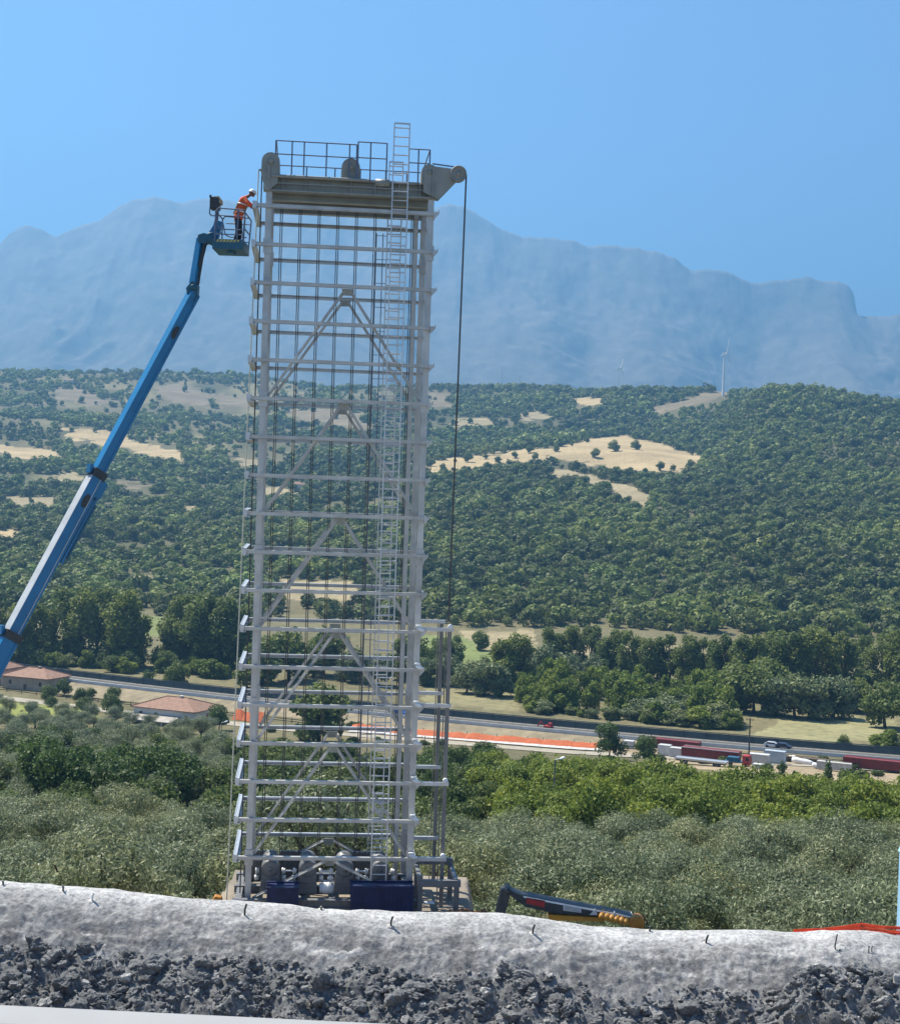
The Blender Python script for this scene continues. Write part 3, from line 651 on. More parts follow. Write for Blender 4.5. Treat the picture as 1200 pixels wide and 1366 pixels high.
# ------------------------------------------------------------ the shotcrete berm, its rubble and stubs
CREST = np.array([ae(x, y) for x, y in ((-900, 1135), (-300, 1160), (0, 1174), (60, 1177), (140, 1187), (240, 1196), (313, 1199), (420, 1208), (550, 1216), (640, 1219), (700, 1221), (800, 1235), (900, 1238), (1000, 1240), (1100, 1243), (1200, 1246), (1500, 1252), (2100, 1260))])
BY = [(33, -14.6), (34.5, -14.0), (35.5, -13.45), (36.6, -12.95), (37.3, -12.4), (38, -11.85), (38.7, -11.38), (39.2, -11.12), (39.8, -11.0), (40.4, -11.05), (41.5, -11.75), (43, -13.1), (44.6, -14.6)]
_by = np.linspace(33, 44.6, 400); _bz = np.interp(_by, *zip(*BY)); _bz = np.convolve(np.pad(_bz, 14, 'edge'), np.ones(29)/29, 'valid')
def berm_z(x, Y, fine=True):
    x = np.asarray(x, float); Y = np.asarray(Y, float)
    ec = np.interp(x/39.8, CREST[:, 0], CREST[:, 1]); z = np.interp(Y, _by, _bz) + ec*39.8+11.03
    if fine:
        z = z + (fbm(x/1.6, Y/1.6, 3, 90)-.5)*.22 + (fbm(x/.30, Y/.30, 5, 91, .62)-.5)*.22*np.clip((40.5-Y)/2.5, .15, 1) + (ridged(x/.21+Y, Y/.19, 3, 92, .7)-.5)*.12*np.clip((39.9-Y)/1.2, .1, 1)
        z = z + (ridged(x/.9+.3*Y, Y/.24, 3, 94, .6)-.5)*.14*np.clip((39.3-Y)/.6, 0, 1)*np.clip((Y-36.8)/.5, 0, 1)
        r = np.clip((37.55-Y+1.1*(fbm(x/1.8, x*0, 3, 95)-.5))/.5, 0, 1)                  # where loose muck lies against the slope
        z = z + r*((fbm(x/.7, Y/.7, 4, 97)-.42)*.75+(ridged(x/.24, Y/.24, 4, 96)-.5)*.16)
        # the cut lump at the right-hand end
        h = np.clip(1-np.hypot((x-10.6)/2.4, (Y-36.9)/1.0), 0, 1); z = z + np.clip(h*3.5, 0, 1)*.95*(.7+.6*fbm(x/.5, Y/.5, 3, 98))
    z = z-.12; z = z-np.clip((-13.2-x)/1.6, 0, 1)*np.maximum(z+14.5, 0)
    return ZC + z
def build_berm():
    xs = np.concatenate([np.arange(-18, -12.6, .25), np.arange(-12.6, 14.2, .05), np.arange(14.2, 30, .25)]); ys = np.concatenate([np.arange(33, 40.6, .05), np.arange(40.65, 44.65, .15)])
    X, Y = np.meshgrid(xs, ys); Z = berm_z(X, Y)
    nr, nc = X.shape; idx = np.arange(nr*nc).reshape(nr, nc)
    Fc = np.stack([idx[:-1, :-1], idx[:-1, 1:], idx[1:, 1:], idx[1:, :-1]], -1).reshape(-1, 4)
    edge = 37.75+1.1*(fbm(X/1.8, X*0, 3, 95)-.5)+.5*(fbm(X/.4, Y/.4, 3, 99)-.5)
    k = np.clip((edge-Y)/.25, 0, 1)[..., None]
    lump = np.clip(4*np.clip(1-np.hypot((X-10.6)/2.4, (Y-36.9)/1.0), 0, 1), 0, 1)[..., None]; k = np.maximum(k, lump)
    n = fbm(X/.6, Y/.6, 5, 100)[..., None]; p = np.clip((fbm(X/1.3, Y/.5, 4, 101)-.42)*5, 0, 1)[..., None]
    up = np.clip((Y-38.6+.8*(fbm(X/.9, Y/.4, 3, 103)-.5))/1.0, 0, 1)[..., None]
    shot = (np.array((.20, .203, .205))+up*.145)*(.7+.6*n)+p*(.02+.08*up)  # sunlit crest put into the colour: paler on top, greyer down the face
    muck = np.array((.15, .153, .155))*(.55+.9*n)
    st = np.clip((fbm(X/.45, Y/1.6, 5, 105, .6)-.52)*7, 0, 1)[..., None]*np.clip((39.6-Y)/.8, 0, 1)[..., None]; shot = shot*(1-.24*st)
    dr = np.clip((fbm(X/.8+7, Y/.25, 4, 106, .65)-.60)*9, 0, 1)[..., None]; shot = shot*(1-dr)+np.array((.36, .36, .36))*dr
    m, nt, b = nodes_of('sprayed_concrete')
    a = nt.nodes.new('ShaderNodeAttribute'); a.attribute_name = 'land'
    t = ramp(nt, noise(nt, 9, 8, rough=.7), [(.35, (.55, .55, .56)), (.5, (1, 1, 1)), (.65, (1.4, 1.4, 1.38))])
    nt.links.new(mixc(nt, 1., a.outputs['Color'], t, 'MULTIPLY'), b.inputs['Base Color']); b.inputs['Roughness'].default_value = .95; b.inputs['Specular IOR Level'].default_value = .15
    bump(nt, b, noise(nt, 14, 8, rough=.7), .9, .05)
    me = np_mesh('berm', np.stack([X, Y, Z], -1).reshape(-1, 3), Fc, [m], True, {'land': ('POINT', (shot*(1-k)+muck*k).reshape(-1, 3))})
    tag(link_mesh('berm', me), 'grey sprayed-concrete berm crossing the foreground', 'berm', kind='structure')
build_berm()
def build_rubble():
    rng = np.random.default_rng(12); pr = []
    for v in range(16):
        bm = bmesh.new(); bmesh.ops.create_icosphere(bm, subdivisions=4 if v < 8 else 2, radius=1); sd = rng.random(3)*50
        V = np.array([w_.co[:] for w_ in bm.verts]); q = V+sd; d = np.ones(len(V))
        for _ in range(7):                                                    # knock flat faces on to it
            n_ = rng.normal(size=3); n_ /= np.linalg.norm(n_); h = (V*d[:, None])@n_; lim = .5+.3*rng.random(); d = np.where(h > lim, d*lim/np.maximum(h, 1e-3), d)
        f1 = lambda k, sd_: fbm(q[:, 0]*k+q[:, 2]*k*.7, q[:, 1]*k-q[:, 2]*k*.6, 3, sd_)-.5
        d = d*(1+.9*f1(1.2, v)+.55*f1(3.1, v+20)+(.35*f1(8, v+40) if v < 8 else 0))
        pr.append((V*d[:, None]*np.array((1, .8+.4*rng.random(), .55+.35*rng.random())), np.array([[w_.index for w_ in f.verts] for f in bm.faces]))); bm.free()
    Vs, Fs, base = [], [], 0
    def brow(x): return 37.85+1.1*(float(fbm(np.array(x/1.8), np.array(0.), 3, 95))-.5)
    def rock(x, Yv, s, v, sink=.25):
        nonlocal base
        V, Fc = pr[v]; ax = rng.normal(size=3); ax /= np.linalg.norm(ax); Rm = np.array(Matrix.Rotation(rng.random()*6.28, 3, Vector(ax)))
        Vs.append((V@Rm.T)*s*np.array((1.1, 1, .85))+np.array((x, Yv, float(berm_z(x, Yv))+s*sink))); Fs.append(Fc+base); base += len(V)
    for i in range(9000):
        x = rng.uniform(-12.8, 14); Yv = 34.4+3.6*rng.random()**.85; s = min(.2, .034*math.exp(rng.normal()*.62)+.008); b = brow(x)
        if Yv > b and rng.random() > math.exp(-(Yv-b)*9)*.5: continue
        if math.hypot((x-11.0)/1.8, (Yv-35.9)/.7) < 1 and rng.random() < .8: continue
        rock(x, Yv, s, rng.integers(8, 16) if s < .085 else rng.integers(0, 8))
    for i in range(300):                                                      # clods in clusters, along the brow and down the heap
        x = rng.uniform(-12.8, 13.5); Yv = brow(x)-.05-rng.random()**1.5*2.6
        if vnoise(np.array(x/.9), np.array(Yv/.7), 7) < .45: continue
        rock(x, Yv, .09+.26*rng.random()**2.4, rng.integers(0, 8), .15)
    for i in range(90): t = rng.random(); rock(8.5+4.2*t, 37.2+.45*math.sin(t*3)+rng.normal()*.2, .07+.13*rng.random(), rng.integers(0, 8), .3)
    m, nt, b = nodes_of('muck')
    g = nt.nodes.new('ShaderNodeNewGeometry')
    c = ramp(nt, g.outputs['Random Per Island'], [(0, (.11, .115, .12)), (.7, (.19, .195, .198)), (.95, (.26, .26, .255)), (1, (.42, .42, .41))])
    nt.links.new(mixc(nt, 1., c, ramp(nt, noise(nt, 16, 7), [(.3, (.6, .6, .6)), (.7, (1.35, 1.35, 1.35))]), 'MULTIPLY'), b.inputs['Base Color'])
    b.inputs['Roughness'].default_value = .9; b.inputs['Specular IOR Level'].default_value = .2; bump(nt, b, noise(nt, 26, 7, rough=.75), 1., .03)
    me = np_mesh('rubble', np.concatenate(Vs), np.concatenate(Fs), [m], False)
    tag(link_mesh('rubble', me), 'dark grey excavated rock muck heaped against the berm', 'rubble', kind='stuff')
build_rubble()
def on_berm(px, py):
    a, e = ae(px, py); ys = np.arange(33.2, 40.6, .02); g = berm_z(a*ys, ys); h = np.nonzero(ZC+e*ys <= g)[0]
    Y = float(ys[h[0]]) if len(h) else 40.; return Vector((a*Y, Y, float(berm_z(a*Y, Y))))
for i, (px, py, h, lb) in enumerate(((4, 1181, .12, 'short dark anchor stub at the far left end of the berm'), (84, 1189, .16, 'dark anchor stub on the berm crest just left of the pale one'), (123, 1202, .22, 'pale bent anchor stub standing on the berm at left'), (326, 1222, .30, 'tall bent anchor stub below the left foot of the tower'), (428, 1214, .10, 'tiny anchor stub on the berm crest between the two navy bins'), (521, 1236, .24, 'bent anchor stub on the berm below the wide navy bin'), (710, 1246, .24, 'bent anchor stub on the berm below the folded crane'), (866, 1238, .14, 'short anchor stub on the crest at the crane drum'), (941, 1259, .22, 'bent anchor stub on the bare berm between crane and mesh fence'))):
    bent = h > .18; p = on_berm(px, py); c = M['concrete'] if px != 123 else M['white']
    t = empty('anchor_stub', p, lb, 'anchor', 'anchor stubs in the berm')
    mb = MB(); mb.path([p-Vector((0, 0, .1)), p+Vector((.01, -.03, h*.55)), p+Vector((.05 if bent else 0, -.05, h*1.05))], .027, 7); mb.build('rod', c if px == 123 else M['dark'], t)
    mb = MB(); mb.lathe(p-Vector((0, 0, .02)), (0, -.35, 1), [(0, .11), (.025, .10), (.04, .05), (.045, .0)], 11); mb.build('mortar_collar', M['concrete'], t)
p = on_berm(1113, 1268); t = empty('anchor_hook', p, 'tall thin hooked steel rod standing on the berm at right', 'anchor')
mb = MB(); mb.path([p+Vector((.14, -.02, .04)), p+Vector((.10, -.02, -.02)), p+Vector((.02, 0, 0)), p+Vector((0, 0, .1)), p+Vector((.05, 0, .42))], .018, 7); mb.build('rod', M['dark'], t)
mb = MB(); mb.lathe(p-Vector((0, 0, .03)), (0, -.2, 1), [(0, .12), (.03, .1), (.05, 0)], 10); mb.build('mortar_collar', M['concrete'], t)
p = on_berm(1160, 1272); t = empty('anchor_loop', p, 'small pair of steel prongs standing on the berm at far right', 'anchor')
for dx in (-.04, .05):
    mb = MB(); mb.path([p+Vector((dx, 0, -.05)), p+Vector((dx*.8, 0, .1)), p+Vector((dx, 0, .16)), p+Vector((dx+.03, 0, .15))], .014, 6); mb.build('prong', M['dark'], t)
# low parapet close to the camera
pa, pb = at(-60, 1337, 6.2), at(470, 1365, 6.0)
d = (pb-pa); mb = MB(); mb.bar(pa-d*2+Vector((0, -.15, -.6)), pb+d*.6+Vector((0, -.15, -.575)), .30, 1.2, m=0)
tag(mb.build('parapet', M['white'] if 0 else mat('pale_parapet', (.27, .275, .28), .8, 0, .06, 1.5), bevel=.05), 'low pale grey parapet just in front of the viewer', 'parapet')

# ------------------------------------------------------------ the hoisting tower
YAW = R(5.5); TW = Vector((math.cos(YAW), math.sin(YAW), 0)); TD = Vector((-math.sin(YAW), math.cos(YAW), 0)); TO = Vector((-6.35, 50, 0))
UP = Vector((0, 0, 1)); TAX = (TW, TD, UP)
def T(lx, ly, z): return TO+TW*lx+TD*ly+UP*z
tower = empty('hoisting_tower', TO, 'tall grey open steel tower with ladders and pulleys behind the berm', 'tower')
W_, D_, HT = 5.40, 3.05, 23.95
for lx in (0, W_):
    for ly in (0, D_):
        mb = MB(); sx = 1 if lx == 0 else -1
        mb.ibeam(T(lx, ly, -.1), T(lx, ly, HT), .20, .24, .035, TD)
        if ly and lx: mb.bar(T(lx-.30, ly-.3, -.1), T(lx-.30, ly-.3, HT), .16, .30, TD)        # the twin column at the right rear
        for z in np.arange(1.55, 23.5, 5.1): mb.box(T(lx, ly-.16, z), (.28, .03, .5), TAX)     # splice plates
        o = mb.build('column', M['steel'], tower)
        pl = MB(); pl.box(T(lx, ly, .03), (.5, .5, .06), TAX); pl.build('base_plate', M['dark'], o)
LEV = [1.55+(23.25-1.55)*i/17 for i in range(18)]
mb_clip = []
for i, z in enumerate(LEV):
    for ly in (0, D_):
        s = -1 if ly == 0 else 1; mb = MB(); y = ly+s*.20
        mb.bar(T(-.46, y, z+.06), T(W_+.14, y, z+.05), .15, .022, UP); mb.bar(T(-.46, y, z-.045), T(W_+.14, y, z-.045), .12, .02, UP)
        mb.bar(T(-.46, y+.05*s, z), T(W_+.14, y+.05*s, z), .02, .09, UP)
        mb.build('cross_beam', M['galv'] if ly else M['steel'], tower)
    mb = MB(); mb.prism([T(-.53, -.33, z+.11), T(-.36, -.33, z+.11), T(-.40, -.33, z-.09), T(-.52, -.33, z-.09)], TD*.03)
    mb.bar(T(-.50, -.3, z+.02), T(-.50, D_+.3, z+.02), .03, .26, UP); mb.bar(T(-.44, -.3, z+.12), T(-.44, D_+.3, z+.12), .12, .025, UP); mb.bar(T(-.40, -.3, z-.1), T(-.40, D_+.3, z-.1), .16, .025, UP)
    mb.build('outrigger', M['galv'], tower)
    mb = MB(); mb.prism([T(W_+.08, -.30, z+.06), T(W_+.24, -.30, z+.06), T(W_+.24, -.30, z+.12), T(W_+.27, -.30, z+.12), T(W_+.27, -.30, z), T(W_+.10, -.30, z-.18)], TD*.05)
    mb.bar(T(W_+.17, -.25, z+.03), T(W_+.17, D_+.25, z+.03), .04, .1, UP)
    mb.build('end_bracket', M['steel'], tower)
    if i < 7:
        mb = MB()
        for dx, dz, r in ((.06, .14, .055), (.13, .1, .05), (.02, .24, .035)): mb.lathe(T(W_+dx, -.34, z+dz), TW, [(-.1, r*.5), (-.08, r), (.06, r), (.1, r*.5)], 10)
        mb.build('clamp', M['white'], tower)
# chevron braces, front and rear
for k in range(6):
    zt = LEV[15-3*k]-.12; zb = LEV[12-3*k]+.10 if k < 5 else .15
    for ly in (.02, D_-.02):
        for sx, lx in ((-1, .16), (1, W_-.16)):
            mb = MB(); a, b = T(2.70+sx*.10, ly, zt), T(lx, ly, zb)
            mb.bar(a, b, .10, .022, TD); mb.bar(a-TD*.045, b-TD*.045, .022, .11, TD)
            mb.build('brace', M['steel'], tower)
        mb = MB(); mb.prism([T(2.50, ly-.09, zt+.06), T(2.90, ly-.09, zt+.06), T(2.84, ly-.09, zt-.16), T(2.56, ly-.09, zt-.16)], TD*.03); mb.build('gusset', M['khaki'], tower)
# ladders
def ladder(lx0, lx1, ly, z0, z1, name='ladder'):
    o = None; mb = MB()
    for lx in (lx0, lx1): mb.bar(T(lx, ly, z0), T(lx, ly, z1), .038, .075, TD)
    zz = z0+.2
    while zz < z1: mb.tube(T(lx0, ly, zz), T(lx1, ly, zz), .022, n=6); zz += .30
    mb.bar(T(lx0, ly, z1), T(lx1, ly, z1), .05, .05, TD)
    for zz in np.arange(z0+.8, min(z1, 23.2), 2.55): mb.bar(T(lx0, ly, zz), T(lx0, ly+.3, zz), .03, .03); mb.bar(T(lx1, ly, zz), T(lx1, ly+.3, zz), .03, .03)
    mb.build(name, M['galv'], tower)
ladder(4.07, 4.58, -.46, .9, 26.15); ladder(4.10, 4.58, D_-.35, .3, 25.55)
mb = MB()
for lx in (3.72, 3.95): mb.bar(T(lx, D_-.42, 3.2), T(lx, D_-.42, 23), .03, .03, TD)
for z in np.arange(3.6, 23, .84): mb.bar(T(3.72, D_-.42, z), T(4.1, D_-.42, z), .02, .02)
mb.build('ladder_guard', M['rail'], tower)
# head frame
for nm, y in (('header_beam', -.05), ('header_beam', D_)):
    mb = MB(); mb.bar(T(-.1, y, 23.78), T(W_+.15, y, 23.78), .36, .05, UP); mb.bar(T(-.1, y, 24.22), T(W_+.15, y, 24.22), .36, .05, UP); mb.bar(T(-.1, y, 24.0), T(W_+.15, y, 24.0), .04, .40, UP)
    for lx in (.45, 1.2, 1.95, 2.7, 3.5, 4.3, 5.0): mb.bar(T(lx, y-.09, 23.8), T(lx, y-.09, 24.2), .03, .16, TD)
    mb.bar(T(-.05, y-.17, 24.02), T(W_+.1, y-.17, 24.02), .04, .03, UP)
    o = mb.build(nm, M['khaki'], tower)
for y in (.35, 1.5, D_-.4):
    mb = MB(); mb.ibeam(T(.1, y, 23.66), T(W_-.1, y, 23.66), .24, .25, .03, UP); mb.build('lower_header', M['khaki'], tower)
for lx in (.05, 1.35, 2.7, 4.05, W_-.05):
    mb = MB(); mb.bar(T(lx, 0.1, 23.95), T(lx, D_-.1, 23.95), .12, .22, UP); mb.build('cross_member', M['khaki'], tower)
mb = MB(); mb.tube(T(.05, -.28, 24.24), T(3.3, -.28, 24.24), .055); mb.lathe(T(3.75, -.15, 24.2), TW, [(-.25, .0), (-.24, .14), (.24, .14), (.25, 0)], 14); mb.build('conduit', M['khaki'], tower)
mb = MB(); 
for lx in np.arange(.1, W_, .12): mb.bar(T(lx, 0.15, 24.28), T(lx, D_-.15, 24.28), .02, .03, UP)
for ly in (.15, .8, 1.5, 2.2, D_-.15): mb.bar(T(.05, ly, 24.272), T(W_-.05, ly, 24.272), .03, .025, UP)
mb.build('walkway', M['galv'], tower)
def railing(lxs, ly, ztop, zmid, ends=True):
    mb = MB()
    for lx in lxs: mb.bar(T(lx, ly, 24.2), T(lx, ly, ztop), .045, .045, TD)
    for z in [ztop]+zmid: mb.tube(T(lxs[0], ly, z), T(lxs[-1], ly, z), .022, n=7)
    mb.build('railing', M['rail'], tower)
railing((.18, .72, 1.12, 1.86, 2.62, 2.86), -.22, 25.42, [24.98]); railing((2.90, 3.32, 3.86), -.22, 25.52, [25.0]); railing((4.6, 4.92, 5.30), -.22, 25.38, [24.92])
railing((.22, 1.2, 2.2, 3.1, 4.0, 4.75, 5.3), D_+.1, 25.32, [24.95])
for lx in (.2, 5.3):
    mb = MB(); mb.tube(T(lx, -.22, 25.38), T(lx, D_+.1, 25.32), .022, n=7); mb.tube(T(lx, -.22, 24.95), T(lx, D_+.1, 24.95), .018, n=7); mb.build('railing', M['rail'], tower)
def sheave(lx, ly, z, r, axis, name='sheave', w=.12):
    mb = MB(); mb.lathe(T(lx, ly, z), axis, [(-w, 0), (-w, r*.28), (-w*.55, r*.30), (-w*.5, r*.80), (-w, r*.84), (-w, r), (-w*.3, r*.86), (w*.3, r*.86), (w, r), (w, r*.84), (w*.5, r*.80), (w*.55, r*.3), (w, r*.28), (w, 0)], 28)
    return mb.build(name, M['khaki'], tower)
# covered sheaves over the columns and at mid-span, the outboard sheave on its arm
def hood(lx, ly, z, r, wd, dp):
    n = 12; poly = [T(lx+r*math.cos(math.pi*i/n), ly, z+r*math.sin(math.pi*i/n)) for i in range(n+1)]+[T(lx-r*1.02, ly, z-.42), T(lx+r*1.02, ly, z-.42)]
    mb = MB(); mb.prism(poly, TD*dp); mb.lathe(T(lx, ly-.03, z), TD, [(0, 0), (0, .1), (-.03, .1), (-.03, 0)], 14); mb.bar(T(lx-r, ly-.015, z-.1), T(lx+r, ly-.015, z-.1), .02, .05, UP)
    return mb.build('sheave_hood', M['khaki'], tower)
hood(.03, -.25, 24.72, .30, .5, .6); hood(2.68, -.1, 24.68, .31, .5, .6); hood(5.30, -.3, 24.62, .27, .5, .6); hood(.03, 2.3, 24.72, .30, .5, .6)
mb = MB(); mb.prism([T(-.30, -.27, 24.45), T(.30, -.27, 24.5), T(.27, -.27, 24.0), T(-.05, -.27, 23.72), T(-.22, -.27, 24.1)], TD*.5)
mb.bar(T(-.02, -.29, 24.1), T(-.02, -.29, 24.6), .1, .03, UP); mb.bar(T(-.36, -.2, 24.42), T(-.1, -.2, 24.42), .2, .03, UP); mb.build('sheave_bracket', M['khaki'], tower)
mb = MB(); mb.prism([T(5.12, -.34, 24.75), T(5.45, -.34, 24.82), T(6.30, -.34, 24.75), T(6.34, -.34, 24.52), T(5.62, -.34, 23.72), T(5.1, -.34, 23.95)], TD*.05)
mb.prism([T(5.12, -.04, 24.75), T(5.45, -.04, 24.82), T(6.30, -.04, 24.75), T(6.34, -.04, 24.52), T(5.62, -.04, 23.72), T(5.1, -.04, 23.95)], TD*.05)
mb.bar(T(5.42, -.37, 23.8), T(5.42, -.37, 24.75), .05, .05, TD); mb.build('outboard_arm', M['khaki'], tower)
mb = MB(); mb.bar(T(5.4, -.2, 24.93), T(6.2, -.2, 24.86), .04, .04, UP); mb.build('guard_bar', M['rail'], tower)
sheave(6.25, -.42, 24.58, .27, TD)
# ropes and guide rods
for lx in (.40, 1.04, 1.69, 2.33, 2.97, 3.61, 4.90):
    mb = MB(); y = 1.5
    for dy in (-.06, .06): mb.tube(T(lx+dy*.55, y, 1.0), T(lx+dy*.55, y, 23.6), .015, n=6, cap=False)
    mb.build('guide_rope', M['rope'], tower)
mb = MB(); mb.tube(T(-.26, .1, .3), T(-.26, .1, 24.4), .022, n=6); mb.build('hoist_rope', M['rope'], tower)
mb = MB(); mb.tube(T(-.68, -.3, .05), T(-.36, -.2, 24.4), .020, n=6); mb.build('tag_line', M['pale_rope'], tower)
mb = MB(); mb.tube(T(6.52, -.42, 24.58), T(6.44, -.1, 9.6), .030, n=7); mb.tube(T(6.5, .3, 9.2), T(6.5, .3, 1.2), .03, n=7); mb.build('counterweight_rope', M['rope'], tower)
M['mast_grey'] = mat('weathered_mast_steel', (.20, .195, .185), .5, .2, .2, 2)
for ly in (.0, D_):
    mb = MB(); mb.bar(T(6.50, ly, -.1), T(6.50, ly, 9.35), .13, .16, TD); mb.bar(T(6.36, ly+.1, -.1), T(6.39, ly+.1, 9.25), .03, .08, TD); mb.build('mast_tube', M['mast_grey'], tower)
for z in (9.32, 6.75, LEV[2], LEV[0]):
    for ly in (0, D_):
        mb = MB(); mb.bar(T(W_+.1, ly-.12, z), T(6.62, ly-.12, z), .14, .12, UP); mb.build('mast_strut', M['galv'], tower)
for z in (9.3, LEV[2], LEV[0]):
    mb = MB(); mb.lathe(T(6.5, -.2, z+.12), TD, [(-.06, 0), (-.06, .09), (.06, .09), (.06, 0)], 14); mb.build('mast_roller', M['white'], tower)
# winches, couplings and skid at the foot
mb = MB()
for ly in (-.55, 1.2, 2.8): mb.ibeam(T(-.5, ly, .14), T(W_+.3, ly, .14), .25, .28, .03, UP)
for lx in (-.3, 1.8, 2.8, 4.0, 5.4): mb.bar(T(lx, -.5, .14), T(lx, 2.8, .14), .2, .2, UP)
mb.build('base_skid', M['machine'], tower)
for lx in (.72, 1.98, 3.22, 4.42):
    mb = MB(); c = T(lx, .55, 1.12); mb.lathe(c, TD, [(-.5, 0), (-.5, .20), (-.47, .28), (-.42, .30), (-.05, .30), (0, .26), (.7, .26), (.75, .31), (.95, .31), (.95, 0)], 26)
    mb.lathe(c, TD, [(-.54, 0), (-.54, .08), (-.5, .08)], 12); mb.prism([T(lx-.34, .1, .28), T(lx+.34, .1, .28), T(lx+.26, .1, 1.1), T(lx-.26, .1, 1.1)], TD*.8)
    for k in range(5): mb.bar(T(lx-.30, .35, .5+.14*k), T(lx+.30, .35, .5+.14*k), .5, .02, UP)
    o = mb.build('winch', M['machine'], tower)
    for s in (-1, 1):
        c2 = MB(); c2.lathe(T(lx+s*.44, .5, .95), TW, [(-.06, 0), (-.06, .10), (-.02, .12), (.02, .07), (.06, .10), (.06, 0)], 14); c2.lathe(T(lx+s*.46, .5, .72), TW, [(-.07, 0), (-.07, .09), (.07, .09), (.07, 0)], 12); c2.build('coupling', M['white'], o)
for lx in (1.35, 2.6, 3.82):
    mb = MB(); mb.tube(T(lx-.22, .5, .95), T(lx+.22, .5, .95), .035); mb.tube(T(lx-.25, .5, .62), T(lx+.25, .5, .62), .03); mb.build('drive_shaft', M['galv'], tower)
mb = MB(); mb.lathe(T(2.62, .2, .45), TW, [(-.24, 0), (-.24, .16), (-.1, .2), (.1, .2), (.24, .16), (.24, 0)], 18); mb.lathe(T(2.62, .2, .45), TW, [(.05, .205), (.05, .22), (.09, .22), (.09, .205)], 18); mb.build('motor', M['white'], tower)
for lx in (.15, 1.4, 3.9):
    mb = MB(); mb.bar(T(lx, 2.5, .2), T(lx, 2.5, 1.15), .8, .1, TD)
    for k in range(5): mb.bar(T(lx-.36+.18*k, 2.42, .2), T(lx-.36+.18*k, 2.42, 1.15), .04, .05, TD)
    mb.build('back_panel', M['machine'], tower)
# things standing at the tower's foot
def ribbed_bin(lx0, lx1, z0, z1, ly, label):
    t = empty('steel_bin', T((lx0+lx1)/2, ly, z0), label, 'container')
    mb = MB(); c = (lx0+lx1)/2; mb.box(T(c, ly+.35, (z0+z1)/2), (lx1-lx0-.06, .7, z1-z0-.04), TAX)
    n = int((lx1-lx0)/.14)
    for k in range(n): mb.bar(T(lx0+.07+k*(lx1-lx0-.14)/(n-1), ly-.005, z0+.03), T(lx0+.07+k*(lx1-lx0-.14)/(n-1), ly-.005, z1-.05), .07, .03, TD)
    mb.build('body', M['navy'], t)
    mb = MB(); mb.bar(T(lx0, ly-.01, z1), T(lx1, ly-.01, z1), .07, .06, UP); mb.bar(T(lx0, ly+.7, z1), T(lx1, ly+.7, z1), .07, .06, UP); mb.build('rim', M['navy'], t)
ribbed_bin(.62, 1.72, 0, .76, -.95, 'narrow navy blue ribbed steel bin at the left of the tower foot'); ribbed_bin(3.38, 5.52, -.1, .82, -.98, 'wide navy blue ribbed steel bin at the right of the tower foot')
t = empty('steel_trestle', T(6.3, .2, 0), 'grey steel trestle frame standing around the mast at right of the tower', 'trestle')
for lx, ly, h in ((5.72, -.6, 1.12), (6.95, -.6, .88), (5.75, 1.3, 1.1), (6.92, 1.3, 1.12)):
    mb = MB(); mb.bar(T(lx, ly, -.15), T(lx, ly, h), .17, .15, TD); mb.build('leg', M['machine'], t)
for lx0, lx1, ly, z in ((5.64, 7.08, -.6, .86), (5.66, 7.0, 1.3, 1.14)):
    mb = MB(); mb.bar(T(lx0, ly, z), T(lx1, ly, z), .2, .22, UP); mb.build('top_beam', M['machine'], t)
for lx in (5.72, 6.92): mb = MB(); mb.bar(T(lx, -.6, .95), T(lx, 1.3, 1.0), .14, .12, UP); mb.build('side_beam', M['machine'], t)
mb = MB(); mb.bar(T(5.9, -.3, .12), T(6.25, -.3, .12), .25, .03, UP); tag(mb.build('white_plank', M['white']), 'short white plank lying under the grey trestle', 'plank')
mb = MB(); mb.prism([T(-1.18, -.7, .16), T(-1.05, -.7, .40), T(-.84, -.7, .36), T(-.78, -.7, .14)], TD*.3); tag(mb.build('warning_cover', M['amber'], bevel=.03), 'small orange cover on the ground left of the tower foot', 'cover')
mb = MB(); mb.box(T(-.42, -.75, .17), (.62, .35, .12), TAX); mb.tube(T(-.66, -.8, .24), T(-.2, -.8, .24), .035); tag(mb.build('blue_tray', mat('tray_blue', (.05, .16, .42), .5), bevel=.015), 'flat blue tray on the ground at the left tower foot', 'tray')

# ------------------------------------------------------------ the blue boom lift
BB = Vector((-16.9, 43.3, -.2)); lift = empty('boom_lift', BB, 'blue telescopic boom lift reaching up to the tower head', 'boom lift')
P1 = at(-148, 1150, 43.5); P4 = at(258, 392, 50.2)
ax = (P4-P1).normalized(); Lb = (P4-P1).length
def bp(s): return P1+ax*s
def s_at(py):                                   # distance along the boom of a photo row
    lo, hi = 0., Lb
    for _ in range(40):
        m_ = (lo+hi)/2; q = bp(m_); y_ = float(topx(np.array(q.x), np.array(q.y), np.array(q.z))[1])
        lo, hi = (m_, hi) if y_ > py else (lo, m_)
    return lo
BX, BYv, BZ = frame(P1, P4); s1, s2 = s_at(850), s_at(634)
def boom_sec(name, a, b, w_, h_, side, top, lead=0):
    """box section: side faces blue, top plate grey, with sun glare put into its colour"""
    mb = MB(); mb.bar(bp(a), bp(b), w_, h_, m=0)
    n_ = BYv if BYv.z > 0 else -BYv
    if top: mb.bar(bp(a)+n_*(h_/2+.006), bp(b)+n_*(h_/2+.006), w_*.98, .012, m=1)
    mb.bar(bp(a)-n_*(h_/2-.09)+BX*(w_/2+.008), bp(b)-n_*(h_/2-.09)+BX*(w_/2+.008), .018, .025, m=1); mb.bar(bp(a)-n_*(h_/2-.09)-BX*(w_/2+.008), bp(b)-n_*(h_/2-.09)-BX*(w_/2+.008), .018, .025, m=1)
    return mb.build(name, [side, top or side], lift)
NUP = BYv if BYv.z > 0 else -BYv
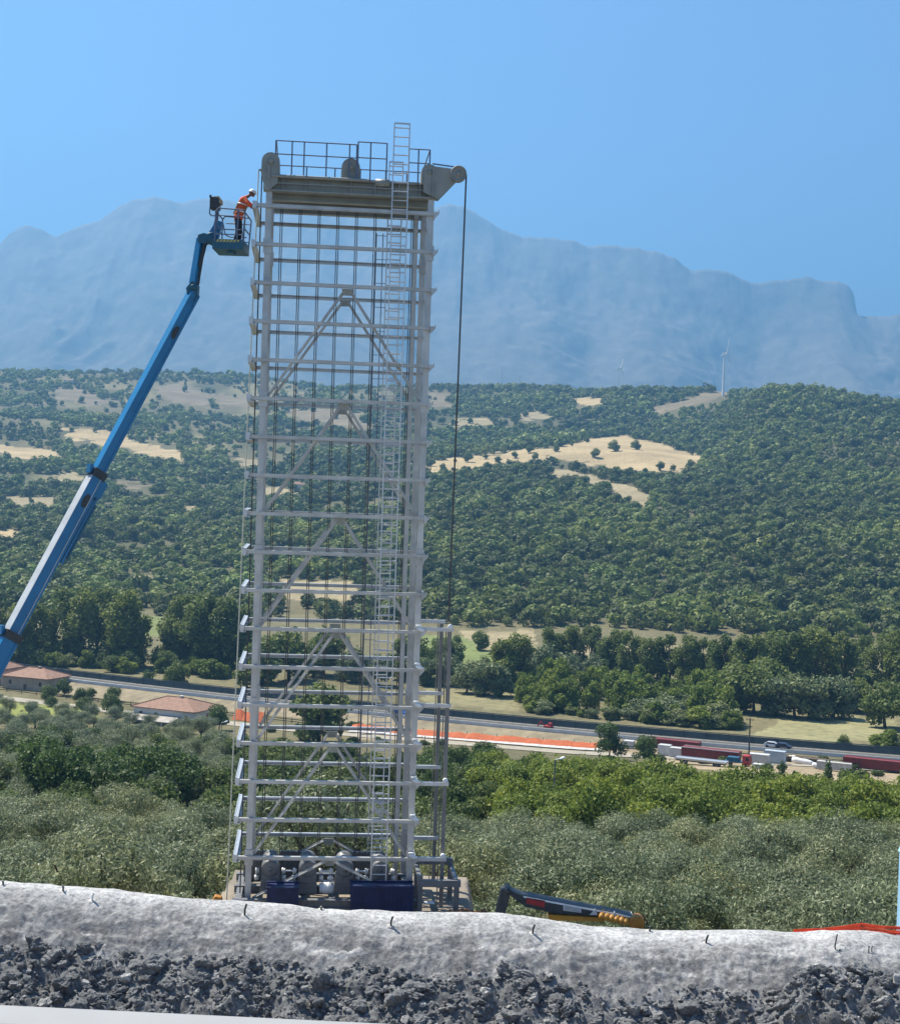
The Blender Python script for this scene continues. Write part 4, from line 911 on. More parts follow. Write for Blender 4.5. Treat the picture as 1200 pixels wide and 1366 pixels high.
bo = boom_sec('base_boom', 0, s1+.15, .47, .52, M['boom_blue'], M['boom_blue']); mo = boom_sec('middle_boom', s1-1, s2+.1, .39, .40, M['boom_blue'], M['grey_top']); tip = boom_sec('fly_boom', s2-1, Lb, .33, .36, M['boom_blue'], None)
for s_, w_, h_, par in ((s1, .53, .60, bo), (s2, .46, .49, mo)):
    mb = MB(); mb.bar(bp(s_-.10), bp(s_+.16), w_, h_); mb.build('collar', M['dark'], par)
    mb = MB(); mb.bar(bp(s_-.05)+NUP*h_*.5, bp(s_+.2)+NUP*(h_*.5+.12), w_*.5, .12); mb.bar(bp(s_)-NUP*h_*.5+BX*.1, bp(s_+.12)-NUP*(h_*.5+.1), .2, .12); mb.build('wear_pad_block', M['boom_blue'], par)
# energy chain tray under the middle boom
mb = MB(); q0, q1 = s_at(745), s_at(640); mb.bar(bp(q0)-NUP*.33, bp(q1)-NUP*.37, .20, .08); mb.bar(bp(q1-.5)-NUP*.31, bp(q1+.1)-NUP*.34, .28, .24); mb.build('hose_tray', M['boom_blue'], mo)
mb = MB(); n_ = 22
for k in range(n_): s_ = q0+.2+(q1-.9-q0)*k/n_; mb.bar(bp(s_)-NUP*.41, bp(s_+.10)-NUP*.44, .24, .07)
mb.build('hose_chain', M['teal'], mo)
for s_, par, w_ in ((s_at(668), mo, .39), (s_at(444), tip, .33)):
    sd = BX if BX.y < 0 else -BX; mb = MB(); c = bp(s_)+sd*(w_/2+.004)
    mb.prism([c+ax*.24*math.cos(t_)+NUP*.12*math.sin(t_) for t_ in np.linspace(0, 2*math.pi, 21)[:-1]], sd*.008); mb.build('oval_decal', M['dark'], par)
# jib
J0, J1 = at(259, 378, 50.3), at(268, 318, 50.5); jo = MB(); jo.bar(J0, J1, .26, .24, w2=.22, h2=.22); jib = jo.build('jib', M['boom_blue'], lift)
mb = MB(); mb.tube(at(262, 388, 50.25), at(272, 328, 50.4), .055); mb.tube(at(265.5, 356, 50.3), at(273.5, 324, 50.4), .075); mb.build('jib_cylinder', M['dark'], jib)
mb = MB(); mb.prism([at(248, 384, 50.05), at(256, 374, 50.05), at(264, 380, 50.05), at(263, 396, 50.05), at(258, 402, 50.05), at(250, 396, 50.05)], Vector((0, .36, 0))); mb.lathe(at(257, 383, 50.0), (0, 1, 0), [(0, 0), (0, .1), (.44, .1), (.44, 0)], 14); mb.prism([at(251, 392, 50.0), at(260, 398, 50.0), at(256, 408, 50.0), at(251, 404, 50.0)], Vector((0, .4, 0))); mb.build('boom_nose', M['teal'], tip)
mb = MB(); mb.prism([at(263, 322, 50.3), at(264, 313, 50.3), at(271, 310.5, 50.3), at(280, 312, 50.3), at(281, 322, 50.3), at(272, 325, 50.3)], Vector((0, .36, 0))); mb.lathe(at(281, 317, 50.25), (0, 1, 0), [(0, 0), (0, .19), (.45, .19), (.45, 0)], 18); mb.build('jib_head', M['teal'], jib)
mb = MB(); mb.bar(at(285, 322, 50.5), at(292, 295, 50.5), .22, .26); mb.bar(at(279, 311, 50.5), at(288, 297, 50.5), .05, .05); mb.bar(at(285, 322, 50.5), at(300, 328, 50.5), .2, .2); mb.build('basket_mount', M['boom_blue'], lift)
# basket: floor box, toe boards and tube railing (about 1.1 m wide here, 1.6 m deep)
bk = empty('basket', at(308, 330, 50.5)); bk.parent = lift; bk.location = at(308, 330, 50.5)-BB; LOC[bk.name] = at(308, 330, 50.5)
FB, BBk = 49.75, 51.25
def bx3(x, Y, z): return Vector((x, Y, z))
cA, cB = at(288, 324, 50.5), at(328.5, 325, 50.5); x0, x1 = cA.x, cB.x; zf = cA.z-.08
mb = MB(); mb.box(((x0+x1)/2, 50.5, zf-.11), (x1-x0, 1.5, .22)); mb.box(((x0+x1)/2+.05, 50.3, zf-.26), (.22, .5, .1)); mb.build('floor', M['teal'], bk)
hz = MB(); ns = 7
for k in range(ns): xx = x0+.12+(x1-x0-.25)*k/ns; hz.prism([bx3(xx, FB-.012, zf+.005), bx3(xx+.07, FB-.012, zf+.005), bx3(xx+.13, FB-.012, zf+.09), bx3(xx+.06, FB-.012, zf+.09)], (0, .006, 0))
mb = MB(); mb.box(((x0+x1)/2, FB, zf+.05), (x1-x0, .012, .10)); mb.box(((x0+x1)/2, BBk, zf+.05), (x1-x0, .012, .10)); mb.box((x1, 50.5, zf+.05), (.012, 1.5, .10)); tb = mb.build('toe_board', M['teal'], bk); hz.build('hazard_stripe', mat('hazard_yellow', (.45, .40, .12), .6), tb)
mb = MB(); zt = zf+1.12; rr = .024
for Yv in (FB, BBk):
    mb.path([bx3(x0+.08, Yv, zf), bx3(x0+.08, Yv, zt-.12), bx3(x0+.16, Yv, zt), bx3(x1-.02, Yv, zt-.04), bx3(x1+.04, Yv, zt-.14), bx3(x1-.03, Yv, zf)], rr)
    mb.path([bx3(x0+.10, Yv, zt-.22), bx3(x0+.18, Yv, zt-.62), bx3(x0+.34, Yv, zt-.70), bx3(x1-.1, Yv, zt-.70)], rr*.8); mb.path([bx3(x0+.08, Yv, zf+.26), bx3(x1-.02, Yv, zf+.26)], rr*.8); mb.path([bx3(x0+.2, Yv, zt-.24), bx3(x1, Yv, zt-.26)], rr*.7)
    mb.tube(bx3(x1-.22, Yv, zf), bx3(x1-.18, Yv, zt-.05), rr*1.1)
for xx, zz in ((x0+.08, zt-.1), (x1+.02, zt-.1), (x0+.08, zf+.5), (x1, zf+.5)): mb.tube(bx3(xx, FB, zz), bx3(xx, BBk, zz), rr)
mb.build('railing', M['rail'], bk)
c = at(287, 273, 50.3); mb = MB(); mb.box((c.x, 50.3, c.z+.02), (.30, .5, .36)); mb.box((c.x-.13, 50.1, c.z+.24), (.07, .1, .1)); cb = mb.build('control_box', M['dark'], bk, bevel=.02)
mb = MB(); mb.prism([bx3(c.x-.12, 50.02, c.z+.21), bx3(c.x+.16, 50.02, c.z+.25), bx3(c.x+.22, 50.02, c.z+.16), bx3(c.x+.22, 50.02, c.z+.02), bx3(c.x+.17, 50.02, c.z+.02), bx3(c.x+.16, 50.02, c.z+.19)], (0, .5, 0)); mb.build('control_cover', mat('tan_cover', (.36, .31, .20), .7), cb)
mb = MB(); mb.path([bx3(c.x-.14, 50.1, c.z-.15), bx3(c.x-.15, 50.1, c.z-.33), bx3(c.x-.08, 50.1, c.z-.40), bx3(c.x+.1, 50.1, c.z-.40)], .022); mb.bar(bx3(c.x+.1, 50.2, c.z-.15), bx3(c.x+.08, 50.2, c.z-.52), .1, .1); mb.build('control_bracket', M['rail'], cb)
# turret, chassis and wheels (to the left, outside the photograph)
mb = MB(); q = BB; mb.box(q+Vector((-.3, 0, 1.55)), (3.2, 2.3, .9)); mb.box(q+Vector((-1.9, 0, 1.7)), (.8, 2.3, 1.2)); mb.bar(q+Vector((0, 0, 1.6)), P1, .7, .9); mb.build('turret', M['boom_blue'], lift, bevel=.08)
mb = MB(); mb.box(q+Vector((0, 0, .8)), (3.4, 1.5, .5)); mb.tube(q+Vector((-1.4, -1.1, .55)), q+Vector((-1.4, 1.1, .55)), .12); mb.tube(q+Vector((1.4, -1.1, .55)), q+Vector((1.4, 1.1, .55)), .12); mb.build('chassis', M['dark'], lift)
for sx in (-1.4, 1.4):
    for sy in (-1.15, 1.15):
        mb = MB(); mb.lathe(q+Vector((sx, sy, .55)), (0, 1, 0), [(-.2, .3), (-.2, .5), (-.14, .58), (.14, .58), (.2, .5), (.2, .3)], 24); wh = mb.build('wheel', M['rubber'], lift)
        mb = MB(); mb.lathe(q+Vector((sx, sy, .55)), (0, 1, 0), [(-.18, 0), (-.18, .3), (.18, .3), (.18, 0)], 18); mb.build('rim', M['white'], wh)

# ------------------------------------------------------------ the motorway
RA, RB = Vector((-158.4, 528, 0)), Vector((119.4, 398, 0)); RD = (RB-RA).normalized(); RN = Vector((-RD.y, RD.x, 0))     # RN points away from the viewer
ZR = ZC-63.9
_rx = np.array([-149.2, -63.0, 23.1, 117.2]); _rq = np.polyfit(_rx, np.array([502, 454, 416, 383.]), 2)   # the far kerb, a gentle bend
_bx = np.linspace(-300, 330, 1261); _byy = np.polyval(_rq, _bx); _bs = np.concatenate([[0], np.cumsum(np.hypot(np.diff(_bx), np.diff(_byy)))]); _bs -= _bs[300]
def road(s, o, z=0.):
    x = float(np.interp(s, _bs, _bx)); t_ = Vector((1, float(np.polyval(np.polyder(_rq), x)), 0)).normalized(); n_ = Vector((-t_.y, t_.x, 0))
    p = Vector((x, float(np.polyval(_rq, x)), 0))+n_*(o-16); return Vector((p.x, p.y, ZR+z))
def onland(s, o, z=0.): p = road(s, o); p.z = float(ground_z(p.x, p.y))+z; return p
SEG = [(-160+15*i) for i in range(46)]
def strip(name, o0, o1, z0, z1, m, kind='structure', th=None, label=None, cat=None):
    mb = MB()
    for a, b in zip(SEG, SEG[1:]): mb.add([road(a, o0, z0), road(b, o0, z0), road(b, o1, z1), road(a, o1, z1)], [(0, 1, 2, 3)])
    return tag(mb.build(name, m), label, cat, kind=kind)
verge = mat('dry_verge', (.23, .19, .12), .95, 0, .3, .25, 6)
strip('road_embankment', -6, 4.6, -3.0, 0, verge); strip('road_embankment', 16, 24, 0, -3.6, verge)
strip('motorway', 4.6, 16, 0, 0, M['asphalt'])
line = mat('road_paint', (.7, .7, .68), .7, 0, .08, 1)
for o in (5.9, 10.3, 14.7): strip('road_marking', o, o+.25, .008, .008, line)
def post_row(parent, pts, h, w_, m):
    """one post, then copies sharing its mesh"""
    first = None
    for p in pts:
        if first is None: mb = MB(); mb.bar(p, p+UP*h, w_, w_, RD); first = mb.build('post', m, parent); base = p; continue
        o = first.copy(); COL.objects.link(o); o.parent = parent; o.location = p-base
for nm, o, h, mm, lb in (('crash_barrier', 15.6, 2.1, M['barrier'], 'long dark grey-green barrier along the far edge of the motorway'), ('guard_rail', 5.0, .8, mat('pale_barrier', (.55, .55, .54), .8, 0, .12, .3), 'long pale barrier along the near edge of the motorway')):
    t = empty(nm, road(0, o, 0), lb, 'barrier')
    mb = MB()
    for a, b in [(road(q, o), road(q2, o)) for q, q2 in zip(SEG, SEG[1:])]:
        if nm == 'median_barrier': mb.bar(a+UP*.42, b+UP*.42, .35, .84)
        elif nm == 'crash_barrier': mb.bar(a+UP*.95, b+UP*.95, .12, 1.7); mb.bar(a+UP*2.0, b+UP*2.0, .16, .2)
        else: mb.bar(a+UP*.5, b+UP*.5, .22, .9)
    mb.build('rail', mm, t); post_row(t, [road(s, o-.14, -.1) for s in range(-14, 352, 6)], h+.1, .14, M['galv'] if nm == 'guard_rail' else mm)
mb = MB(); [mb.add([onland(a, -27, .12), onland(b, -27, .12), onland(b, -20, .12), onland(a, -20, .12)], [(0, 1, 2, 3)]) for a, b in zip(SEG, SEG[1:])]; tag(mb.build('service_road', mat('gravel_road', (.30, .27, .21), .95, 0, .25, .4, 6)), kind='structure')
t = empty('railway_fence', onland(0, -12), 'dark low fence line between motorway and construction yard', 'fence')
mb = MB(); [mb.bar(onland(a, -12, z), onland(b, -12, z), .08, .2) for a, b in zip(SEG, SEG[1:]) for z in (.5, 1.1)]; mb.build('rail', M['wood'], t); post_row(t, [onland(s, -12.1, -.3) for s in range(-14, 352, 6)], 1.7, .14, M['wood'])
def s_of(px, o=0):                                   # where along the road a photo column lies
    q = np.arange(-155, 505, 1.); P = np.array([road(k, o) for k in q]); return float(np.interp(px, topx(P[:, 0], P[:, 1], P[:, 2])[0], q))
def net(name, s0, s1, o, z0, h, label, m, lean=1.2, seed=1):
    r_ = random.Random(seed); n = max(6, int((s1-s0)/2.0)); mb = MB(); tp = []
    for i in range(n+1): s = s0+(s1-s0)*i/n; tp.append((s, h*(.8+.25*r_.random())*(1 if i % 2 else .9)))
    for (a, ha), (b, hb) in zip(tp, tp[1:]):
        p = [onland(a, o, z0), onland(b, o, z0), onland(b, o+lean, z0+hb), onland(a, o+lean, z0+ha)]; mb.prism(p, RN*.05)
    t = empty(name, road(s0, o, z0), label, 'safety net'); mb.build('netting', m, t)
    post_row(t, [onland(s, o+lean+.1, -.3) for s, hh in tp[::2]], h+.5, .1, M['dark'])
net('safety_net', s_of(468, -14), s_of(796, -14), -15, .1, 1.8, 'long orange safety netting beside the motorway right of the tower', M['orange'], 2.0)
net('safety_net', s_of(312, -16), s_of(350, -16), -17, .1, 2.8, 'short bright orange netting left of the tower by the farmhouse', M['orange'], 2, 2)
mb = MB()
for a, b in zip(range(int(s_of(468, -17)), int(s_of(800, -17)), 4), range(int(s_of(468, -17))+4, int(s_of(800, -17))+4, 4)):
    k = .5+.4*math.sin(a*1.7); mb.add([onland(a, -17.2-k, .25), onland(b, -17.2-k, .25), onland(b, -15.4, .45+.1*k), onland(a, -15.4, .45)], [(0, 1, 2, 3)])
tag(mb.build('white_sheeting', mat('dusty_sheet', (.45, .44, .42), .8, 0, .2, .6)), 'white plastic sheeting laid along the foot of the orange netting', 'sheeting')

rb = random.Random(8)
for i in range(90):
    q = rb.uniform(-60, 420); p = onland(q, rb.choice((rb.uniform(-11, -7), rb.uniform(-46, -28), rb.uniform(-46, -28))))
    if in_frame(p.x, p.y, 20): tree('bush', p.x, p.y, rb.uniform(.5, 1.3), 'small dark bush on the dry ground by the motorway', 'bushes on the dry ground by the motorway')
# ------------------------------------------------------------ cars, wagons and containers
def place_axes(px, py, ang=0):
    p = gp(px, py); c, s = math.cos(ang), math.sin(ang); f = RD*c+RN*s; return p, f, RN*c-RD*s
def freight(name, px, py, length, height, width, m, label, cat, floor=.65, wheels=True, ribs=9, roofm=None, open_top=False, ang=0.):
    p, f, n = place_axes(px, py, ang); p = p+UP*.1; t = empty(name, p, label, cat); ax3 = (f, n, UP)
    mb = MB(); mb.box(p+UP*(floor+height/2), (length, width, height), ax3)
    for k in range(ribs): q = p+f*(length*(k+.5)/ribs-length/2)-n*(width/2+.03); mb.bar(q+UP*(floor+.05), q+UP*(floor+height-.08), .14, .08, n)
    mb.build('body', m, t)
    mb = MB(); mb.bar(p-f*length/2-n*(width/2+.02)+UP*(floor+height), p+f*length/2-n*(width/2+.02)+UP*(floor+height), .14, .16); mb.bar(p-f*length/2+n*(width/2)+UP*(floor+height), p+f*length/2+n*(width/2)+UP*(floor+height), .14, .16); mb.build('rim', roofm or m, t)
    if wheels:
        mb = MB(); mb.box(p+UP*(floor-.2), (length*.96, width*.7, .3), ax3); mb.build('underframe', M['dark'], t)
        for s in (-.36, -.28, .28, .36):
            mb = MB(); mb.lathe(p+f*length*s-n*width*.42+UP*.45, n, [(-.1, 0), (-.1, .45), (.1, .45), (.1, 0)], 16); mb.build('wheel', M['dark'], t)
    return t
WR, WH = M['wagon_red'], mat('grimy_white', (.50, .50, .49), .7, 0, .12, .6)
freight('freight_wagon', 948, 1015, 14, 2.1, 2.8, WR, 'dark red freight wagon with pale rim in the middle of the yard', 'wagon', roofm=WH)
freight('freight_wagon', 900, 999, 13, 1.5, 2.8, WR, 'low dark red wagon partly behind the white crates', 'wagon', ribs=8)
freight('freight_wagon', 1175, 1030, 17, 2.0, 2.8, WR, 'long dark red wagon at the right edge of the photograph', 'wagon', ribs=11)
freight('freight_wagon', 1075, 1018, 12, .5, 2.6, M['wood'], 'flat brown wagon behind the tarpaulin-covered pipes', 'wagon', ribs=6)
freight('site_container', 1012, 1020, 4.6, 2.2, 2.4, WH, 'pale grey container right of the red lorry cab', 'container', .15, False, 8)
freight('site_container', 1033, 1019, 4.8, 2.8, 2.4, mat('bluish_grey', (.36, .41, .45), .6, 0, .12, .6), 'taller bluish-grey container beside the pale one', 'container', .15, False, 8)
freight('white_crate', 886, 1008, 3.0, 2.4, 2.2, WH, 'white crate left of the middle red wagon', 'crate', .1, False, 4)
freight('white_crate', 905, 1011, 4.4, 2.1, 2.2, WH, 'wider white crate just left of the middle red wagon', 'crate', .1, False, 5)
freight('white_crate', 838, 999, 2.6, 1.8, 2.2, WH, 'small white crate among the dark trees at left of the yard', 'crate', .1, False, 4)
freight('flat_trailer', 935, 1021, 12, .35, 2.5, M['galv'], 'grey flat trailer in front of the middle red wagon', 'trailer', .9, True, 5)
freight('low_pallet', 1017, 1026, 4.4, .8, 2, WH, 'low white pallet load in front of the pale container', 'pallet', .1, False, 4)
freight('girder_stack', 1112, 1029, 7.6, 1.6, 1.8, M['concrete'], 'pale grey stack of beams left of the long red wagon', 'beams', .3, False, 6)
# lorry cab
p, f, n = place_axes(996, 1023); t = empty('lorry', p, 'small lorry with red cab beside the pale container', 'lorry'); A3 = (f, n, UP)
mb = MB(); prof = [(-.9, .4), (.8, .4), (.8, 1.4), (.6, 2.6), (-.9, 2.6)]; mb.prism([p+f*a-n*1.2+UP*b for a, b in prof], n*2.4); mb.build('cab', M['red'], t, bevel=.06)
mb = MB(); mb.prism([p+f*a-n*1.22+UP*b for a, b in ((-.1, 1.5), (.7, 1.5), (.55, 2.3), (-.1, 2.3))], n*2.44); mb.build('window', M['glass'], t)
mb = MB(); mb.box(p-f*3+UP*1.0, (4, 2.3, .25), A3); mb.box(p-f*3.2+UP*1.5, (2.6, 2.0, .9), A3); mb.build('bed', M['teal'], t)
for s in (.1, -3.6): mb = MB(); mb.lathe(p+f*s-n*1.05+UP*.45, n, [(-.15, 0), (-.15, .48), (.15, .48), (.15, 0)], 16); mb.build('wheel', M['rubber'], t)
# tarpaulin rolls
for px, py, L, r, a, lb in ((1070, 1020, 5.2, .75, -.10, 'long white tarpaulin-covered roll on the yard'), (1090, 1026, 2.6, .65, -.25, 'short white tarpaulin bundle right of the long roll'), (1056, 1016, 2.2, .8, .1, 'rounded white bundle beside the bluish-grey container')):
    p, f, n = place_axes(px, py); mb = MB(); d = (f+UP*a).normalized()
    mb.lathe(p+UP*(r*.9)-d*L/2, d, [(0, 0), (.05, r*.75), (L*.2, r), (L*.42, r*.86), (L*.6, r*1.02), (L*.85, r*.84), (L-.04, r*.6), (L, 0)], 14); tag(mb.build('tarpaulin_bundle', M['white']), lb, 'tarpaulin')
def car(s, o, z, body, label, van=False, k=1.):
    p = road(s, o, z); t = empty('car' if not van else 'van', p, label, 'van' if van else 'car'); Wd = 1.75
    prof = [(-2.1, .35), (2.1, .35), (2.12, .75), (1.3, .92), (.55, 1.42), (-1.2, 1.45), (-2.05, .98)] if not van else [(-2.6, .4), (2.5, .4), (2.5, 1.0), (1.9, 1.2), (1.3, 2.15), (-2.6, 2.2)]
    mb = MB(); mb.prism([p+RD*a*k-RN*Wd/2+UP*b for a, b in prof], RN*Wd); mb.build('body', body, t, bevel=.06)
    wp = [(.5, 1.36), (1.12, .95), (-1.75, 1.0), (-1.15, 1.38)] if not van else [(1.25, 2.05), (1.75, 1.3), (.5, 1.3), (.5, 2.05)]
    mb = MB(); mb.prism([p+RD*a*k-RN*(Wd/2+.01)+UP*b for a, b in wp], RN*(Wd+.02)); mb.build('window', M['glass'], t)
    for a in (-1.3, 1.35):
        for sy in (-1, 1): mb = MB(); mb.lathe(p+RD*a*k+RN*sy*Wd*.45+UP*.32, RN, [(-.1, 0), (-.1, .32), (.1, .32), (.1, 0)], 16); mb.build('wheel', M['rubber'], t)
silver = mat('silver_paint', (.55, .57, .60), .3, .3, .06, 1); dkblue = mat('dark_car_paint', (.04, .05, .08), .3, .2, .1, 1)
car(s_of(1030, 12), 12, .02, silver, 'silver car driving on the motorway above the yard'); car(s_of(1045, 12), 11.6, .02, dkblue, 'dark car close behind the silver car on the motorway')
car(s_of(50, 11), 11, .02, M['white'], 'white van on the motorway behind the left farmhouse', True); car(s_of(69, 11), 11, .02, mat('pale_car_paint', (.45, .50, .56), .3, .2, .1, 1), 'pale blue car following the white van on the motorway')
car(s_of(531, 9), 9, .02, mat('blue_van_paint', (.05, .16, .45), .35, 0, .1, 1), 'blue van on the motorway seen through the right tower column', True)
p, f, n = place_axes(731, 978); t = empty('excavator', p, 'tiny red digger standing beside the orange netting', 'digger')
mb = MB(); mb.box(p+UP*1.5, (2.2, 1.8, 1.1), (f, n, UP)); mb.box(p+UP*2.3+f*.5, (1, 1.2, 1), (f, n, UP)); mb.build('body', M['red'], t, bevel=.1)
mb = MB(); mb.path([p+UP*1.6-f*1, p+UP*3-f*2.3, p+UP*1.2-f*3.4], .16); mb.build('arm', M['red'], t)
for s in (-.8, .8): mb = MB(); mb.box(p+n*s+UP*.4, (2.6, .45, .8), (f, n, UP)); mb.build('track', M['rubber'], t)

# ------------------------------------------------------------ farmhouses
def house(px, py, L, Wd, hw, hr, ang, label, lean=False, wall=None):
    p = gp(px, py); f = Vector((math.cos(ang), math.sin(ang), 0)); n = Vector((-f.y, f.x, 0)); ax3 = (f, n, UP); p = p-UP*.2
    t = empty('farmhouse', p, label, 'house'); wl = wall or M['plaster']
    mb = MB(); mb.box(p+UP*hw/2, (L, Wd, hw), ax3); w_ = mb.build('wall', wl, t)
    ov = .55; a, b = L/2+ov, Wd/2+ov; q = p+UP*hw; rl = max(.5, L/2-Wd*.5)
    c = [q-f*a-n*b, q+f*a-n*b, q+f*a+n*b, q-f*a+n*b]; top = [q-f*rl+UP*hr, q+f*rl+UP*hr]
    mb = MB(); c2 = [v-UP*.22 for v in c]
    mb.add(c+top+c2, [(0, 1, 5, 4), (1, 2, 5), (2, 3, 4, 5), (3, 0, 4), (6, 7, 1, 0), (7, 8, 2, 1), (8, 9, 3, 2), (9, 6, 0, 3), (9, 8, 7, 6)])
    for e0, e1 in ((c[0], top[0]), (c[1], top[1]), (top[0], top[1]), (c[3], top[0]), (c[2], top[1])): mb.tube(e0+UP*.05, e1+UP*.05, .16, n=6)
    rf = mb.build('roof', M['roof'], t)
    mb = MB(); mb.box(q+f*rl*.4+UP*(hr*.85), (.7, .7, 1.5), ax3); mb.box(q+f*rl*.4+UP*(hr*.85+.8), (.9, .9, .12), ax3); mb.build('chimney', wl, rf)
    k = max(2, int(L/4.5))
    for i in range(k):
        s = -L/2+L*(i+.5)/k
        if i == k//2: mb = MB(); mb.box(p+f*s-n*(Wd/2+.02)+UP*1.15, (1.1, .08, 2.1), ax3); mb.build('door', M['wood'], t); continue
        mb = MB(); mb.box(p+f*s-n*(Wd/2+.02)+UP*(hw*.58), (1.0, .06, 1.3), ax3); wn = mb.build('window', M['glass'], t)
        mb = MB(); mb.box(p+f*s-n*(Wd/2+.05)+UP*(hw*.58-.7), (1.3, .16, .1), ax3); mb.build('sill', M['concrete'], wn)
    for sg in (1,): mb = MB(); mb.box(p+f*(L/2+.02)+UP*(hw*.6), (.06, 1.0, 1.3), ax3); mb.build('window', M['glass'], t)
    if lean:
        mb = MB(); lw = 5.; b0 = p-f*(L*.16)-n*(Wd/2); 
        mb.prism([b0-f*L*.34+UP*(hw*.62), b0-f*L*.34-n*lw+UP*(hw*.40), b0-f*L*.34-n*lw+UP*(hw*.40-.18), b0-f*L*.34+UP*(hw*.62-.18)], f*L*.78); mb.build('lean_to_roof', mat('faded_sheet_roof', (.34, .31, .27), .8, 0, .2, .8, 6), t)
        for s in (-.3, 0, .3): mb = MB(); mb.bar(b0+f*L*s-n*(lw-.3), b0+f*L*s-n*(lw-.3)+UP*hw*.4, .3, .3, f); mb.build('post', wl, t)
house(236, 963, 19.5, 13, 4.4, 2.5, R(-24), 'low farmhouse with terracotta hipped roof and pale walls left of the tower', True)
house(48, 919, 17, 11, 4.4, 2.4, R(-22), 'farmhouse with hipped brown roof behind shrubs at the left', False, mat('tan_plaster', (.34, .27, .20), .9, 0, .2, .5, 6))
house(4, 912, 8, 9, 5.6, 2.2, R(-22), 'taller pinkish house with tiled roof at the left edge', False, mat('pink_plaster', (.48, .34, .27), .9, 0, .12, .5, 6))
for px, py, L, lb in ((340, 500, 22, 'distant pale farm building on the skyline left of the tower'), (92, 512, 16, 'small distant house among the hill fields at upper left'), (210, 498, 14, 'small distant tiled house high on the left hill'), (400, 655, 10, 'tiny pale farm shed seen through the tower')):
    p = gp(px, py); t = empty('hill_house', p, lb, 'house'); mb = MB(); mb.box(p+UP*3, (L, 10, 7)); mb.build('wall', M['plaster'], t); mb = MB(); mb.prism([p+Vector((-L/2-.5, -5.6, 6.4)), p+Vector((-L/2-.5, 0, 9)), p+Vector((-L/2-.5, 5.6, 6.4))], (L+1, 0, 0)); mb.build('roof', M['roof'], t)

# ------------------------------------------------------------ poles, wires, wind turbines
def pole(px, py, h_px, label, lamp=False, r=.14, m='wood'):
    p = gp(px, py); h = h_px*p.y/F; t = empty('street_lamp' if lamp else 'utility_pole', p, label, 'lamp' if lamp else 'pole')
    mb = MB(); mb.tube(p-UP*.5, p+UP*h, r, r*.7, 8); mb.build('pole', M[m], t); mb = MB()
    if lamp: mb.tube(p+UP*h, p+UP*(h+.3)+Vector((.9, -.3, 0)), .06, n=6); mb.lathe(p+UP*(h+.3)+Vector((.9, -.3, 0)), (.4, 0, -.9), [(-.12, 0), (-.12, .3), (.1, .36), (.12, 0)], 12)
    else: mb.bar(p+UP*(h-.4)-RD*.9, p+UP*(h-.4)+RD*.9, .12, .12); [mb.tube(p+UP*(h-.34)+RD*k, p+UP*(h-.05)+RD*k, .05, n=6) for k in (-.8, 0, .8)]
    mb.build('lamp_head' if lamp else 'crossarm', M['white' if lamp else m], t)
pole(998, 1022, 64, 'tall dark utility pole standing in the construction yard', r=.2, m='dark'); pole(737, 1108, 94, 'slim grey lamp post among the bright trees', True, .11, 'machine')
pole(294, 1022, 58, 'slim lamp post by the farmhouse garden', True, .10, 'machine'); pole(566, 1012, 30, 'thin pole seen just right of the tower', r=.1)
for px, py, h, lb in ((669, 520, 18, 'left of three thin masts on the ridge'), (693, 519, 12, 'short middle mast of three on the ridge'), (730, 518, 13, 'right one of three thin masts on the ridge')):
    p = gp(px, py); t = empty('ridge_mast', p, lb+' right of the tower', 'mast'); h = h*p.y/F+8; mb = MB(); mb.tube(p, p+UP*h, .5, .3, 6); mb.build('pole', M['galv'], t); mb = MB(); mb.bar(p+UP*h*.9-TW*2, p+UP*h*.9+TW*2, .4, .4); mb.build('crossarm', M['galv'], t)
def turbine(px, ptop, pbase, rot, label, k=.38):
    p = gp(px, pbase); h = (pbase-ptop)*p.y/F; t = empty('wind_turbine', p, label, 'wind turbine'); wm = M['turbine']
    mb = MB(); mb.tube(p-UP*2, p+UP*h, 2.0*h/62, 1.1*h/62, 14); mb.build('mast', wm, t)
    ax = Vector((.80, -.60, 0)).normalized(); hub = p+UP*h+ax*3; sd = UP.cross(ax).normalized()
    mb = MB(); mb.bar(hub-ax*7, hub-ax*.4, 2.6, 2.8); mb.build('nacelle', wm, t)
    mb = MB(); mb.lathe(hub-ax*.4, ax, [(0, 0), (0, 1.3), (1.2, 1.2), (2.2, .5), (2.4, 0)], 14); hb = mb.build('hub', wm, t)
    for i in range(3):
        a = rot+i*2*math.pi/3; d = UP*math.cos(a)+sd*math.sin(a); e = UP*-math.sin(a)+sd*math.cos(a); L = h*k
        mb = MB(); mb.prism([hub+ax*.8+d*1+e*.5, hub+ax*.8+d*(.22*L)+e*1.5, hub+ax*.8+d*L+e*.1, hub+ax*.8+d*L-e*.15, hub+ax*.8+d*(.22*L)-e*.5, hub+ax*.8+d*1-e*.5], ax*.4); mb.build('blade', wm, t)
M['turbine'] = mat('turbine_white', (.80, .80, .80), .5, 0, .04, .05)
turbine(964, 472, 528, .25, 'tall white wind turbine standing on the wooded ridge at right'); turbine(899, 497, 518, .9, 'smaller distant wind turbine left of the tall one', .42); turbine(824, 491, 522, .4, 'small distant wind turbine farthest from the tall one', .42)

